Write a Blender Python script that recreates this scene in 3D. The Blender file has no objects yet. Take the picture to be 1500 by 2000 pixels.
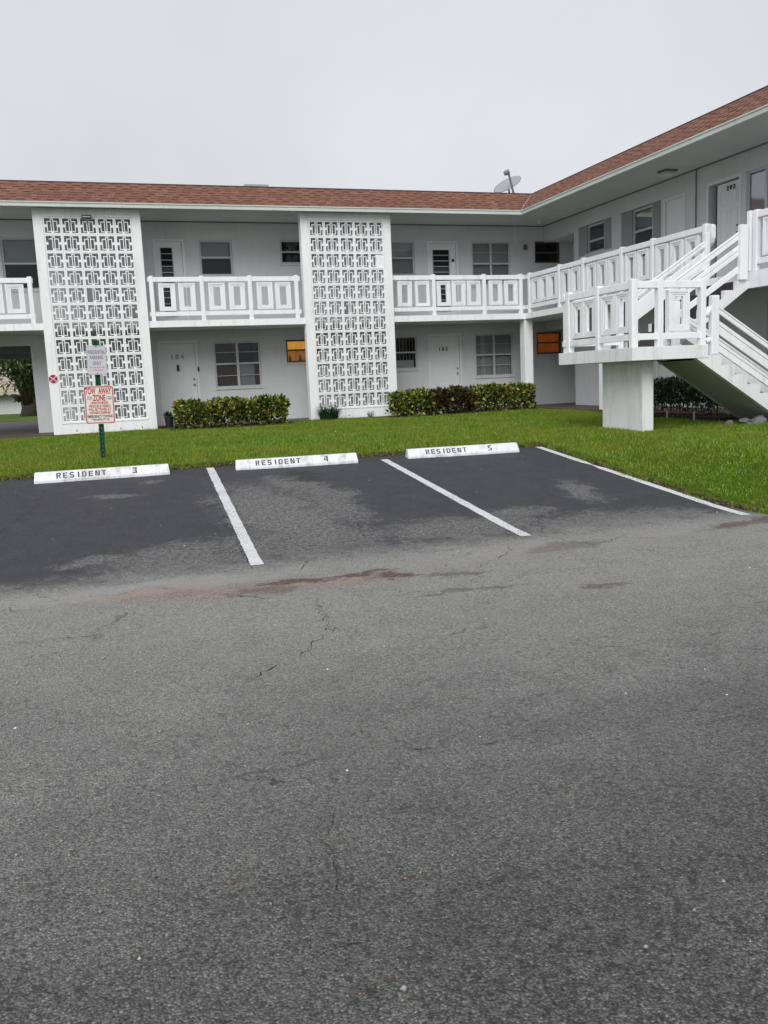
import bpy, bmesh, math, random
import numpy as np
from mathutils import Vector, Matrix
random.seed(11); rng = np.random.default_rng(11)
sc = bpy.context.scene
COL = sc.collection

# ------------------------------------------------------------------ camera
cam = bpy.data.cameras.new("camera"); cam_o = bpy.data.objects.new("camera", cam); COL.objects.link(cam_o)
cam.sensor_fit = 'HORIZONTAL'; cam.sensor_width = 36.0; cam.lens = 1688.18 / 1500 * 36.0
cam.clip_start = 0.05; cam.clip_end = 2000
_r = Vector((0.94872055, -0.31301884, -0.04414211)); _u = Vector((0.08857923, 0.12919267, 0.98765529)); _w = Vector((0.30345188, 0.94091894, -0.15029471))
cam_o.matrix_world = Matrix(((_r.x, _u.x, -_w.x, 0.8505), (_r.y, _u.y, -_w.y, -22.6733), (_r.z, _u.z, -_w.z, 0.6797), (0, 0, 0, 1)))
sc.camera = cam_o

# ------------------------------------------------------------------ sky (overcast) and the soft sun behind the cloud
SUN_DIR = Vector((-0.42, -0.78, 0.80)).normalized()
SUN_EL = math.asin(SUN_DIR.z); SUN_AZ = math.atan2(SUN_DIR.x, SUN_DIR.y)
world = bpy.data.worlds.new("World"); sc.world = world; world.use_nodes = True
wt = world.node_tree; wt.nodes.clear()
def wn(t, **k):
    n = wt.nodes.new(t)
    for a, b in k.items(): setattr(n, a, b)
    return n
w_out = wn('ShaderNodeOutputWorld'); w_bg = wn('ShaderNodeBackground'); w_bg.inputs['Strength'].default_value = 0.1
w_sky = wn('ShaderNodeTexSky', sky_type='NISHITA', sun_disc=False)
w_sky.sun_elevation = SUN_EL; w_sky.sun_rotation = SUN_AZ; w_sky.air_density = 1.0; w_sky.dust_density = 6.0
w_hs = wn('ShaderNodeHueSaturation'); w_hs.inputs['Saturation'].default_value = 0.10
w_mix = wn('ShaderNodeMix', data_type='RGBA'); w_mix.inputs[0].default_value = 0.86
w_mix.inputs[7].default_value = (5.2, 5.4, 5.72, 1)
w_tc = wn('ShaderNodeTexCoord'); w_no = wn('ShaderNodeTexNoise'); w_no.inputs['Scale'].default_value = 2.2; w_no.inputs['Detail'].default_value = 5.0; w_no.inputs['Roughness'].default_value = 0.5
w_mr = wn('ShaderNodeMapRange'); w_mr.inputs[1].default_value = 0.3; w_mr.inputs[2].default_value = 0.7; w_mr.inputs[3].default_value = 0.90; w_mr.inputs[4].default_value = 1.06
w_mul = wn('ShaderNodeMix', data_type='RGBA', blend_type='MULTIPLY'); w_mul.inputs[0].default_value = 1.0
L = wt.links.new
L(w_sky.outputs[0], w_hs.inputs['Color']); L(w_hs.outputs[0], w_mix.inputs[6]); L(w_mix.outputs[2], w_mul.inputs[6])
L(w_tc.outputs['Generated'], w_no.inputs['Vector']); L(w_no.outputs[0], w_mr.inputs[0]); L(w_mr.outputs[0], w_mul.inputs[7])
L(w_mul.outputs[2], w_bg.inputs['Color']); L(w_bg.outputs[0], w_out.inputs[0])
sun = bpy.data.lights.new("sun", 'SUN'); sun.energy = 1.5; sun.angle = math.radians(45); sun.color = (1.0, 0.985, 0.96)
sun_o = bpy.data.objects.new("sun", sun); COL.objects.link(sun_o)
sun_o.rotation_euler = SUN_DIR.to_track_quat('Z', 'Y').to_euler(); sun_o.location = (-20, -30, 40)
sc.view_settings.view_transform = 'Standard'; sc.view_settings.look = 'None'
sc.view_settings.exposure = 0.58; sc.view_settings.gamma = 1.0; sc.view_settings.use_curve_mapping = False
sc.render.engine = 'CYCLES'
sc.cycles.use_denoising = True
sc.cycles.max_bounces = 8; sc.cycles.transparent_max_bounces = 16

# ------------------------------------------------------------------ materials
MATS = {}
class NT:
    def __init__(s, name):
        s.m = bpy.data.materials.new(name); s.m.use_nodes = True; s.t = s.m.node_tree
        s.b = s.t.nodes['Principled BSDF']; s.out = s.t.nodes['Material Output']; MATS[name] = s.m
    def n(s, t, ins=None, **k):
        x = s.t.nodes.new(t)
        for a, b in k.items(): setattr(x, a, b)
        for a, b in (ins or {}).items(): s.put(x.inputs[a], b)
        return x
    def put(s, sock, v):
        if hasattr(v, 'bl_idname') and hasattr(v, 'outputs'): s.t.links.new(v.outputs[0], sock)
        elif hasattr(v, 'is_output'): s.t.links.new(v, sock)
        else: sock.default_value = v
    def pos(s): return s.n('ShaderNodeNewGeometry').outputs['Position']
    def noise(s, vec, scale, detail=3.0, rough=0.55, dist=0.0):
        return s.n('ShaderNodeTexNoise', {'Vector': vec, 'Scale': scale, 'Detail': detail, 'Roughness': rough, 'Distortion': dist}).outputs[0]
    def mr(s, v, a, b, c, d, smooth=False):
        x = s.n('ShaderNodeMapRange', {0: v, 1: a, 2: b, 3: c, 4: d})
        if smooth: x.interpolation_type = 'SMOOTHSTEP'
        return x.outputs[0]
    def math(s, op, a, b=0.0, clamp=False):
        x = s.n('ShaderNodeMath', {0: a, 1: b}, operation=op); x.use_clamp = clamp; return x.outputs[0]
    def mix(s, f, a, b, mode='MIX'):
        x = s.n('ShaderNodeMix', data_type='RGBA', blend_type=mode); s.put(x.inputs[0], f); s.put(x.inputs[6], a); s.put(x.inputs[7], b); return x.outputs[2]
    def ramp(s, f, stops):
        x = s.n('ShaderNodeValToRGB', {0: f}); e = x.color_ramp.elements
        e[0].position, e[0].color = stops[0][0], (*stops[0][1], 1); e[1].position, e[1].color = stops[-1][0], (*stops[-1][1], 1)
        for p, c in stops[1:-1]:
            k = e.new(p); k.color = (*c, 1)
        return x.outputs[0]
    def bump(s, h, strength, dist, prev=None):
        x = s.n('ShaderNodeBump', {'Height': h, 'Strength': strength, 'Distance': dist})
        if prev is not None: s.put(x.inputs['Normal'], prev)
        return x.outputs[0]
    def scale(s, v, sv):
        return s.n('ShaderNodeVectorMath', {0: v, 1: sv}, operation='MULTIPLY').outputs[0]
    def base(s, c, rough=0.6, spec=0.5, normal=None, metal=0.0):
        s.put(s.b.inputs['Base Color'], c if not isinstance(c, tuple) else (*c, 1)); s.put(s.b.inputs['Roughness'], rough)
        s.put(s.b.inputs['Specular IOR Level'], spec); s.put(s.b.inputs['Metallic'], metal)
        if normal is not None: s.put(s.b.inputs['Normal'], normal)
        return s.m

def painted(name, c, rough=0.6, var=0.06, grain=90.0, bump=0.12, dirt=0.0, dirtc=(0.30, 0.29, 0.26), lo=0.54):
    t = NT(name); p = t.pos()
    v = t.mr(t.noise(p, 0.9, 4, 0.6), 0.3, 0.7, 1 - var, 1 + var * 0.5)
    col = t.mix(1.0, (*c, 1), v, 'MULTIPLY')
    if dirt:
        st = t.noise(t.scale(p, (5.0, 5.0, 0.7)), 1.6, 5, 0.65)
        sp = t.noise(p, 14.0, 4, 0.7)
        d = t.math('MULTIPLY', t.mr(st, lo, lo + 0.2, 0, 1), t.mr(sp, 0.35, 0.65, 0.2, 1.0))
        col = t.mix(t.math('MULTIPLY', d, dirt), col, (*dirtc, 1))
    n = t.bump(t.noise(p, grain, 3, 0.6), bump, 0.01)
    return t.base(col, rough, 0.4, n)

painted('stucco_shaded', (0.57, 0.58, 0.59), 0.9, 0.07, 70, 0.45, 0.32)  # white walls greyed: shade under the eaves is put into the colour
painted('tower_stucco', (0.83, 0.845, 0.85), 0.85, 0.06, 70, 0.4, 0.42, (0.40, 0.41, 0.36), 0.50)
painted('trim', (0.84, 0.855, 0.87), 0.55, 0.05, 60, 0.12, 0.40, (0.38, 0.38, 0.35), 0.51)
painted('gutter_paint', (0.56, 0.595, 0.57), 0.6, 0.08, 40, 0.05, 0.5, (0.3, 0.31, 0.26))
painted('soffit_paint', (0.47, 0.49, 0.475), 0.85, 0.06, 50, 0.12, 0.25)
painted('stair_paint', (0.76, 0.78, 0.785), 0.6, 0.06, 70, 0.3, 0.5, (0.33, 0.35, 0.27), 0.5)
painted('stop_paint', (0.70, 0.71, 0.735), 0.65, 0.08, 120, 0.3, 0.8, (0.27, 0.26, 0.25), 0.47)
painted('door_paint', (0.67, 0.68, 0.685), 0.5, 0.03, 40, 0.05, 0.08)
painted('shutter_paint', (0.33, 0.34, 0.34), 0.5, 0.05, 40, 0.05)
painted('walk_paint', (0.085, 0.068, 0.060), 0.55, 0.2, 40, 0.15, 0.3, (0.2, 0.19, 0.17))
painted('riser_paint', (0.045, 0.032, 0.034), 0.6, 0.15, 40, 0.1)
painted('tread_paint', (0.24, 0.24, 0.25), 0.7, 0.1, 60, 0.2, 0.3, (0.12, 0.12, 0.11))
painted('concrete', (0.34, 0.33, 0.31), 0.9, 0.15, 60, 0.3, 0.4, (0.18, 0.17, 0.15))
painted('aluminium', (0.46, 0.47, 0.47), 0.4, 0.05, 30, 0.03)
painted('bronze', (0.10, 0.075, 0.06), 0.45, 0.1, 30, 0.03)
painted('black_metal', (0.02, 0.02, 0.022), 0.45, 0.1, 30, 0.03)
painted('grey_metal', (0.15, 0.16, 0.18), 0.5, 0.1, 30, 0.05)
painted('dish_grey', (0.30, 0.315, 0.33), 0.5, 0.08, 30, 0.03)
painted('stencil_black', (0.045, 0.045, 0.055), 0.7, 0.25, 60, 0.1, 0.4, (0.4, 0.4, 0.42))
painted('print_black', (0.02, 0.03, 0.025), 0.5, 0.1)
painted('print_red', (0.40, 0.008, 0.03), 0.5, 0.15)
painted('print_grey', (0.24, 0.23, 0.29), 0.5, 0.3)
painted('print_pale_red', (0.50, 0.26, 0.28), 0.5, 0.3)
painted('sign_cream', (0.74, 0.68, 0.60), 0.45, 0.06, 20, 0.02, 0.2, (0.6, 0.45, 0.35))
painted('sign_silver', (0.56, 0.55, 0.58), 0.35, 0.08, 20, 0.02, 0.3, (0.45, 0.42, 0.42))
painted('sign_rim', (0.34, 0.34, 0.37), 0.4, 0.08)
painted('post_green', (0.006, 0.07, 0.022), 0.4, 0.15, 40, 0.05)
painted('plaque_red', (0.33, 0.01, 0.045), 0.4, 0.1)
painted('plaque_pink', (0.75, 0.55, 0.58), 0.4, 0.05)
painted('drip_edge', (0.055, 0.035, 0.045), 0.6, 0.1)
painted('roof_deck', (0.3, 0.29, 0.28), 0.9, 0.1)
painted('room_dark', (0.030, 0.030, 0.034), 0.9, 0.1)
painted('blind', (0.50, 0.51, 0.50), 0.7, 0.05)
painted('curtain_brown', (0.115, 0.07, 0.05), 0.9, 0.25, 8, 0.1)
painted('curtain_grey', (0.42, 0.43, 0.42), 0.9, 0.12, 8, 0.1)
painted('pot_black', (0.018, 0.018, 0.02), 0.5, 0.1)
painted('bark', (0.055, 0.045, 0.036), 0.95, 0.3, 25, 0.8)
painted('stem_brown', (0.10, 0.075, 0.05), 0.9, 0.3, 25, 0.4)
painted('rock', (0.15, 0.155, 0.16), 0.9, 0.25, 20, 0.6)
painted('mulch', (0.030, 0.022, 0.016), 1.0, 0.4, 30, 1.0)
painted('edging_wood', (0.15, 0.07, 0.055), 0.8, 0.2)
painted('roof_tile_beige', (0.36, 0.31, 0.24), 0.85, 0.15, 10, 0.2, 0.4, (0.2, 0.17, 0.13))
painted('bottle_red', (0.10, 0.008, 0.006), 0.3, 0.1)
painted('lamp_lens', (0.55, 0.56, 0.52), 0.3, 0.05)
painted('worn_white', (0.80, 0.80, 0.80), 0.7, 0.05)

# line paint: white worn through to the asphalt in specks
t = NT('line_paint'); p = t.pos()
wear = t.math('MULTIPLY', t.mr(t.noise(p, 45, 5, 0.75), 0.50, 0.60, 0, 1), t.mr(t.noise(p, 2.0, 3), 0.35, 0.65, 0.25, 1.0))
t.base(t.mix(wear, (0.60, 0.60, 0.61, 1), (0.10, 0.10, 0.10, 1)), 0.75, 0.4, t.bump(t.noise(p, 90, 3), 0.5, 0.01))

# glass pane: clear from straight on, mirror towards grazing
t = NT('glass'); t.t.nodes.remove(t.b)
fr = t.n('ShaderNodeFresnel', {'IOR': 1.5}); f2 = t.math('ADD', t.math('MULTIPLY', fr.outputs[0], 0.45), 0.0, True)
tr = t.n('ShaderNodeBsdfTransparent', {'Color': (0.84, 0.86, 0.86, 1)}); gl = t.n('ShaderNodeBsdfGlossy', {'Color': (0.95, 0.97, 1, 1), 'Roughness': 0.04})
mx = t.n('ShaderNodeMixShader', {0: f2}); t.t.links.new(tr.outputs[0], mx.inputs[1]); t.t.links.new(gl.outputs[0], mx.inputs[2]); t.t.links.new(mx.outputs[0], t.out.inputs[0])

def emitter(name, c, strength):
    t = NT(name); p = t.pos()
    v = t.mr(t.noise(t.scale(p, (9, 9, 1.5)), 1.5, 3), 0.3, 0.7, 0.65, 1.15)
    t.base((c[0] * 0.3, c[1] * 0.3, c[2] * 0.3), 0.9, 0.1)
    t.put(t.b.inputs['Emission Color'], t.mix(1.0, (*c, 1), v, 'MULTIPLY')); t.b.inputs['Emission Strength'].default_value = strength
emitter('lit_shade', (0.80, 0.36, 0.05), 0.62)
emitter('lit_room', (0.34, 0.13, 0.028), 0.6)
emitter('lit_curtain', (0.17, 0.038, 0.006), 0.62)

# shingles: every tab its own tone
t = NT('shingle'); p = t.pos()
oi = t.n('ShaderNodeObjectInfo').outputs['Random']; ri = t.n('ShaderNodeNewGeometry').outputs['Random Per Island']
k = t.math('FRACT', t.math('ADD', oi, ri))
col = t.ramp(k, [(0.0, (0.178, 0.085, 0.060)), (0.5, (0.205, 0.101, 0.072)), (1.0, (0.236, 0.122, 0.089))])
col = t.mix(1.0, col, t.mr(t.noise(p, 130, 3, 0.7), 0.3, 0.7, 0.75, 1.2), 'MULTIPLY')
col = t.mix(t.mr(t.noise(p, 1.2, 4), 0.5, 0.8, 0, 0.35), col, (0.16, 0.085, 0.07, 1))
t.base(col, 0.95, 0.2, t.bump(t.noise(p, 220, 2), 0.5, 0.01))
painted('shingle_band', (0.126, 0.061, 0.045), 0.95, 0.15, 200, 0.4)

# leaves
def leafmat(name, stops, rough=0.4, trans=0.25):
    t = NT(name); ri = t.n('ShaderNodeNewGeometry').outputs['Random Per Island']
    col = t.ramp(ri, stops); p = t.pos()
    col = t.mix(1.0, col, t.mr(t.noise(p, 60, 2), 0.3, 0.7, 0.8, 1.2), 'MULTIPLY')
    t.base(col, rough, 0.4)
    tl = t.n('ShaderNodeBsdfTranslucent', {'Color': col}); mx = t.n('ShaderNodeMixShader', {0: trans})
    t.t.links.new(t.b.outputs[0], mx.inputs[1]); t.t.links.new(tl.outputs[0], mx.inputs[2]); t.t.links.new(mx.outputs[0], t.out.inputs[0])
leafmat('croton_leaf', [(0.0, (0.014, 0.032, 0.006)), (0.35, (0.038, 0.075, 0.010)), (0.55, (0.10, 0.15, 0.016)), (0.75, (0.26, 0.28, 0.030)), (0.94, (0.46, 0.44, 0.11)), (1.0, (0.20, 0.05, 0.02))])
leafmat('croton_dark', [(0.0, (0.018, 0.020, 0.010)), (0.4, (0.045, 0.035, 0.014)), (0.65, (0.075, 0.028, 0.020)), (0.85, (0.06, 0.09, 0.018)), (1.0, (0.20, 0.20, 0.04))])
leafmat('shade_leaf', [(0.0, (0.012, 0.026, 0.010)), (0.5, (0.030, 0.058, 0.016)), (0.85, (0.055, 0.10, 0.022)), (1.0, (0.16, 0.17, 0.09))], 0.35)
leafmat('tree_leaf', [(0.0, (0.018, 0.035, 0.010)), (0.6, (0.045, 0.09, 0.020)), (1.0, (0.12, 0.17, 0.05))])
leafmat('strap_leaf', [(0.0, (0.010, 0.035, 0.014)), (0.6, (0.022, 0.075, 0.028)), (1.0, (0.07, 0.15, 0.06))])
leafmat('red_leaf', [(0.0, (0.05, 0.01, 0.01)), (0.6, (0.16, 0.02, 0.02)), (1.0, (0.10, 0.06, 0.02))])
leafmat('litter', [(0.0, (0.05, 0.03, 0.018)), (0.5, (0.13, 0.075, 0.04)), (0.8, (0.10, 0.035, 0.025)), (1.0, (0.28, 0.22, 0.14))], 0.9, 0.0)
leafmat('pebble', [(0.0, (0.10, 0.10, 0.10)), (0.5, (0.24, 0.24, 0.23)), (0.85, (0.40, 0.38, 0.34)), (1.0, (0.62, 0.62, 0.62))], 0.8, 0.0)
# grass blades: tone per blade times a broad patchiness
t = NT('grass_blade'); ri = t.n('ShaderNodeNewGeometry').outputs['Random Per Island']; p = t.pos()
g = t.ramp(ri, [(0.0, (0.080, 0.165, 0.006)), (0.45, (0.150, 0.272, 0.010)), (0.8, (0.245, 0.37, 0.018)), (0.93, (0.27, 0.37, 0.045)), (0.97, (0.50, 0.54, 0.20)), (1.0, (0.70, 0.72, 0.48))])  # palest tones: clover flecks and wet glints painted into the blades
g = t.mix(t.mr(t.noise(p, 0.8, 5, 0.65), 0.42, 0.64, 0, 0.75), g, (0.28, 0.285, 0.035, 1))
g = t.mix(t.mr(t.noise(p, 2.6, 4, 0.7), 0.42, 0.66, 0.0, 0.55), g, (0.052, 0.150, 0.006, 1))
t.base(g, 0.5, 0.35)
tl = t.n('ShaderNodeBsdfTranslucent', {'Color': g}); mx = t.n('ShaderNodeMixShader', {0: 0.3})
t.t.links.new(t.b.outputs[0], mx.inputs[1]); t.t.links.new(tl.outputs[0], mx.inputs[2]); t.t.links.new(mx.outputs[0], t.out.inputs[0])
t = NT('lawn_soil'); p = t.pos()
g = t.mix(t.mr(t.noise(p, 26, 4, 0.7), 0.35, 0.65, 0, 1), (0.042, 0.085, 0.007, 1), (0.075, 0.135, 0.011, 1))
g = t.mix(t.mr(t.noise(p, 1.3, 4, 0.6), 0.5, 0.8, 0, 0.5), g, (0.075, 0.068, 0.03, 1))
t.base(g, 1.0, 0.1, t.bump(t.noise(p, 60, 3), 1.0, 0.03))
t = NT('far_ground'); p = t.pos()
t.base(t.mix(t.mr(t.noise(p, 0.2, 4), 0.35, 0.65, 0, 1), (0.05, 0.095, 0.016, 1), (0.085, 0.13, 0.025, 1)), 1.0, 0.1)

# asphalt of lane and stalls: aggregate, worn seal coat, stains
t = NT('asphalt'); p = t.pos(); pf = t.scale(p, (1, 1, 0))
sep = t.n('ShaderNodeSeparateXYZ', {0: p}); px, py = sep.outputs[0], sep.outputs[1]
wc = t.n('ShaderNodeTexNoise', {'Vector': pf, 'Scale': 1.7, 'Detail': 5.0, 'Roughness': 0.7}).outputs['Color']
wc = t.n('ShaderNodeVectorMath', {0: wc, 1: (0.5, 0.5, 0.5)}, operation='SUBTRACT').outputs[0]
pw = t.n('ShaderNodeVectorMath', {0: pf, 1: t.scale(wc, (1.3, 0.75, 0))}, operation='ADD').outputs[0]
def blob(cx, cy, rx, ry, rot=0.0, nz=None, amt=0.9, lo=1.05, hi=0.45):
    m = t.n('ShaderNodeMapping', {'Vector': pw, 'Location': (cx, cy, 0), 'Rotation': (0, 0, rot), 'Scale': (rx, ry, 1)}, vector_type='TEXTURE')
    d = t.n('ShaderNodeVectorMath', {0: m.outputs[0]}, operation='LENGTH').outputs['Value']
    if nz is not None: d = t.math('ADD', d, t.math('MULTIPLY', t.math('SUBTRACT', nz, 0.5), amt))
    return t.mr(d, lo, hi, 0, 1, True)
n_big = t.noise(pf, 0.7, 5, 0.6); n_mid = t.noise(pf, 3.2, 8, 0.74); n_fine = t.noise(pf, 22, 5, 0.75); n_rag = t.math('ADD', t.math('MULTIPLY', t.noise(pf, 8.5, 8, 0.82), 0.6), t.math('MULTIPLY', n_mid, 0.4)); n_sm = t.noise(t.scale(pf, (2.2, 7.0, 0)), 1.6, 8, 0.8); n_str = t.noise(t.scale(pf, (0.35, 1.6, 0)), 1.0, 5, 0.6, 0.6)
vo = t.n('ShaderNodeTexVoronoi', {'Vector': p, 'Scale': 118.0, 'Randomness': 1.0}); stone = t.n('ShaderNodeSeparateColor', {0: vo.outputs['Color']}).outputs[0]
vo2 = t.n('ShaderNodeTexVoronoi', {'Vector': p, 'Scale': 190.0}); stone2 = t.n('ShaderNodeSeparateColor', {0: vo2.outputs['Color']}).outputs[1]
n_pit = t.noise(p, 42, 4, 0.7)
agg = t.ramp(stone, [(0.0, (0.055, 0.054, 0.052)), (0.35, (0.115, 0.113, 0.109)), (0.7, (0.175, 0.172, 0.166)), (0.90, (0.235, 0.231, 0.222)), (1.0, (0.37, 0.36, 0.335))])
agg = t.mix(0.35, agg, t.ramp(stone2, [(0.0, (0.045, 0.044, 0.042)), (0.6, (0.14, 0.138, 0.134)), (1.0, (0.30, 0.295, 0.285))]))
pit = t.mr(t.math('ADD', n_pit, t.math('MULTIPLY', t.math('SUBTRACT', n_mid, 0.5), 0.35)), 0.50, 0.36, 0, 0.85)
gap = t.math('MAXIMUM', t.mr(vo.outputs['Distance'], 0.46, 0.86, 0, 0.8), pit)
agg = t.mix(gap, agg, (0.016, 0.0155, 0.015, 1))
lane = t.mix(1.0, agg, t.mr(n_big, 0.3, 0.7, 0.48, 0.78), 'MULTIPLY')
lane = t.mix(1.0, lane, t.mr(n_str, 0.3, 0.7, 0.74, 1.22), 'MULTIPLY')
lane = t.mix(1.0, lane, t.mr(n_mid, 0.3, 0.7, 0.90, 1.10), 'MULTIPLY')
dust_sheen = t.math('MULTIPLY', t.mr(t.math('ADD', py, t.math('MULTIPLY', n_big, 1.2)), -21.2, -15.6, 0, 1, True), 0.78)  # swale dust plus a painted grazing sheen that lightens the far lane
lane = t.mix(dust_sheen, lane, t.mix(0.5, (0.25, 0.245, 0.237, 1), t.mix(1.0, agg, (2.7, 2.7, 2.66, 1), 'MULTIPLY')))
seal = t.mix(t.mr(n_fine, 0.3, 0.7, 0, 1), (0.021, 0.021, 0.025, 1), (0.042, 0.042, 0.048, 1))
seal = t.mix(t.mr(n_mid, 0.42, 0.75, 0, 0.5), seal, (0.066, 0.066, 0.070, 1))
spk = t.mr(stone2, 0.90, 0.98, 0, 0.5); seal = t.mix(spk, seal, (0.17, 0.17, 0.17, 1))
# wear of the seal coat
edge = t.math('ADD', t.math('ADD', py, 15.05), t.math('ADD', t.math('MULTIPLY', t.math('SUBTRACT', n_mid, 0.5), 1.1), t.math('MULTIPLY', t.math('SUBTRACT', n_fine, 0.5), 0.9)))
smask = t.mr(edge, -0.20, 0.55, 0, 1, True)
worn = blob(2.75, -12.9, 0.75, 2.3, 0.12, n_rag, 3.2)
for a in ((3.45, -12.3, 0.42, 1.9, 0.05), (3.2, -11.2, 0.35, 0.7, 0), (2.7, -14.2, 1.2, 0.8, 0), (1.45, -14.4, 0.9, 0.7, 0), (0.62, -14.2, 0.42, 0.22, 0.2), (0.93, -11.2, 0.34, 0.14, 0.1), (1.42, -10.42, 0.16, 0.14, 0), (5.3, -13.9, 0.5, 0.35, 0), (6.5, -13.2, 0.28, 0.8, -0.3), (4.4, -14.3, 1.2, 0.6, 0), (6.0, -14.6, 1.5, 0.5, 0)):
    worn = t.math('MAXIMUM', worn, t.math('MULTIPLY', blob(*a, n_rag, 3.2), 0.85))
worn = t.math('MULTIPLY', worn, t.mr(t.math('ADD', n_fine, t.math('MULTIPLY', t.math('SUBTRACT', stone2, 0.5), 0.30)), 0.40, 0.62, 0.05, 1.0))
wornc = t.mix(0.45, t.mix(1.0, agg, (2.0, 2.0, 1.95, 1), 'MULTIPLY'), (0.25, 0.246, 0.235, 1))
seal = t.mix(t.math('MULTIPLY', worn, 0.8), seal, wornc)
oil = t.math('MULTIPLY', blob(3.55, -10.9, 0.28, 0.75, 0.15, n_mid, 1.6), 0.8)
seal = t.mix(oil, seal, (0.020, 0.020, 0.021, 1))
col = t.mix(smask, lane, seal)
# light dusty seam where stalls meet the lane, then the rust coloured run-off
seam = t.math('MULTIPLY', blob(1.0, -15.35, 1.9, 0.30, -0.03, n_sm, 1.9), 0.50); col = t.mix(seam, col, (0.32, 0.31, 0.295, 1))
seam2 = t.math('MULTIPLY', blob(4.9, -15.5, 2.4, 0.35, 0.03, n_sm, 2.7), 0.35); col = t.mix(seam2, col, (0.30, 0.285, 0.265, 1))
pink = t.math('MULTIPLY', t.math('MAXIMUM', blob(1.5, -15.72, 0.95, 0.30, -0.30, n_sm, 3.0), blob(2.6, -15.85, 0.8, 0.33, 0.05, n_sm, 3.0)), 0.62)
col = t.mix(t.math('MULTIPLY', pink, t.mr(n_fine, 0.3, 0.6, 0.6, 1.6)), col, t.mix(1.0, col, (1.10, 0.86, 0.77, 1), 'MULTIPLY'))
rust = t.math('MAXIMUM', blob(2.35, -15.76, 0.42, 0.13, 0.18, n_sm, 2.5), blob(2.95, -15.66, 0.42, 0.09, 0.10, n_sm, 2.3))
rust = t.math('MAXIMUM', rust, blob(3.08, -15.90, 0.20, 0.22, 0, n_sm, 2.5)); rust = t.math('MAXIMUM', rust, t.math('MULTIPLY', blob(2.0, -15.95, 0.35, 0.16, -0.2, n_sm, 2.7), 0.6))
col = t.mix(t.math('MULTIPLY', rust, t.mr(n_fine, 0.3, 0.6, 0.45, 0.95)), col, t.mix(1.0, col, (0.30, 0.17, 0.14, 1), 'MULTIPLY'))
rust2 = t.math('MAXIMUM', blob(6.95, -15.45, 0.62, 0.18, 0.10, n_sm, 1.9), blob(7.6, -15.35, 0.5, 0.22, 0.1, n_sm, 1.9))
rust2 = t.math('MAXIMUM', rust2, t.math('MULTIPLY', blob(4.33, -17.06, 0.13, 0.10, 0.3, n_sm, 1.5), 0.75))
col = t.mix(t.math('MULTIPLY', rust2, t.mr(n_fine, 0.3, 0.6, 0.5, 0.95)), col, t.mix(1.0, col, (0.42, 0.26, 0.23, 1), 'MULTIPLY'))
dk = t.math('MAXIMUM', blob(3.55, -16.12, 0.5, 0.07, -0.12, n_sm, 2.3), t.math('MAXIMUM', blob(3.45, -16.72, 0.55, 0.05, 0.0, n_sm, 2.3), blob(5.0, -15.55, 0.6, 0.22, 0.2, n_sm, 2.7)))
col = t.mix(t.math('MULTIPLY', dk, 0.6), col, t.mix(1.0, col, (0.40, 0.36, 0.33, 1), 'MULTIPLY'))
dv = t.n('ShaderNodeTexNoise', {'Vector': pf, 'Scale': 2.3, 'Detail': 4.0, 'Roughness': 0.7}).outputs['Color']
wv = t.n('ShaderNodeVectorMath', {0: pf, 1: t.scale(dv, (0.55, 0.55, 0))}, operation='ADD').outputs[0]
ve = t.n('ShaderNodeTexVoronoi', {'Vector': wv, 'Scale': 1.15}, feature='DISTANCE_TO_EDGE').outputs['Distance']
fine = t.math('MULTIPLY', t.mr(ve, 0.0, 0.011, 1, 0), t.mr(t.noise(pf, 0.9, 3, 0.6), 0.48, 0.60, 0, 1))
fine = t.math('MULTIPLY', fine, t.mr(n_fine, 0.40, 0.55, 0.0, 0.8)); col = t.mix(fine, col, (0.022, 0.021, 0.02, 1))
redd = t.mr(t.noise(pf, 5.0, 3, 0.5), 0.70, 0.78, 0, 0.35); col = t.mix(t.math('MULTIPLY', redd, t.mr(py, -15.8, -16.5, 0, 1)), col, (0.13, 0.075, 0.06, 1))
h1 = t.math('SUBTRACT', 1.0, vo.outputs['Distance']); lanef = t.math('SUBTRACT', 1.0, t.math('MULTIPLY', smask, 0.65))
b1 = t.n('ShaderNodeBump', {'Height': h1, 'Strength': t.math('MULTIPLY', lanef, 1.0), 'Distance': 0.007})
b2 = t.bump(n_fine, 0.35, 0.012, b1.outputs[0])
t.base(col, t.mr(smask, 0, 1, 0.85, 0.72), t.mr(smask, 0, 1, 0.40, 0.28), b2)
t = NT('crack'); t.base((0.026, 0.025, 0.023), 1.0, 0.05)
M = lambda n: MATS[n]

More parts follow.
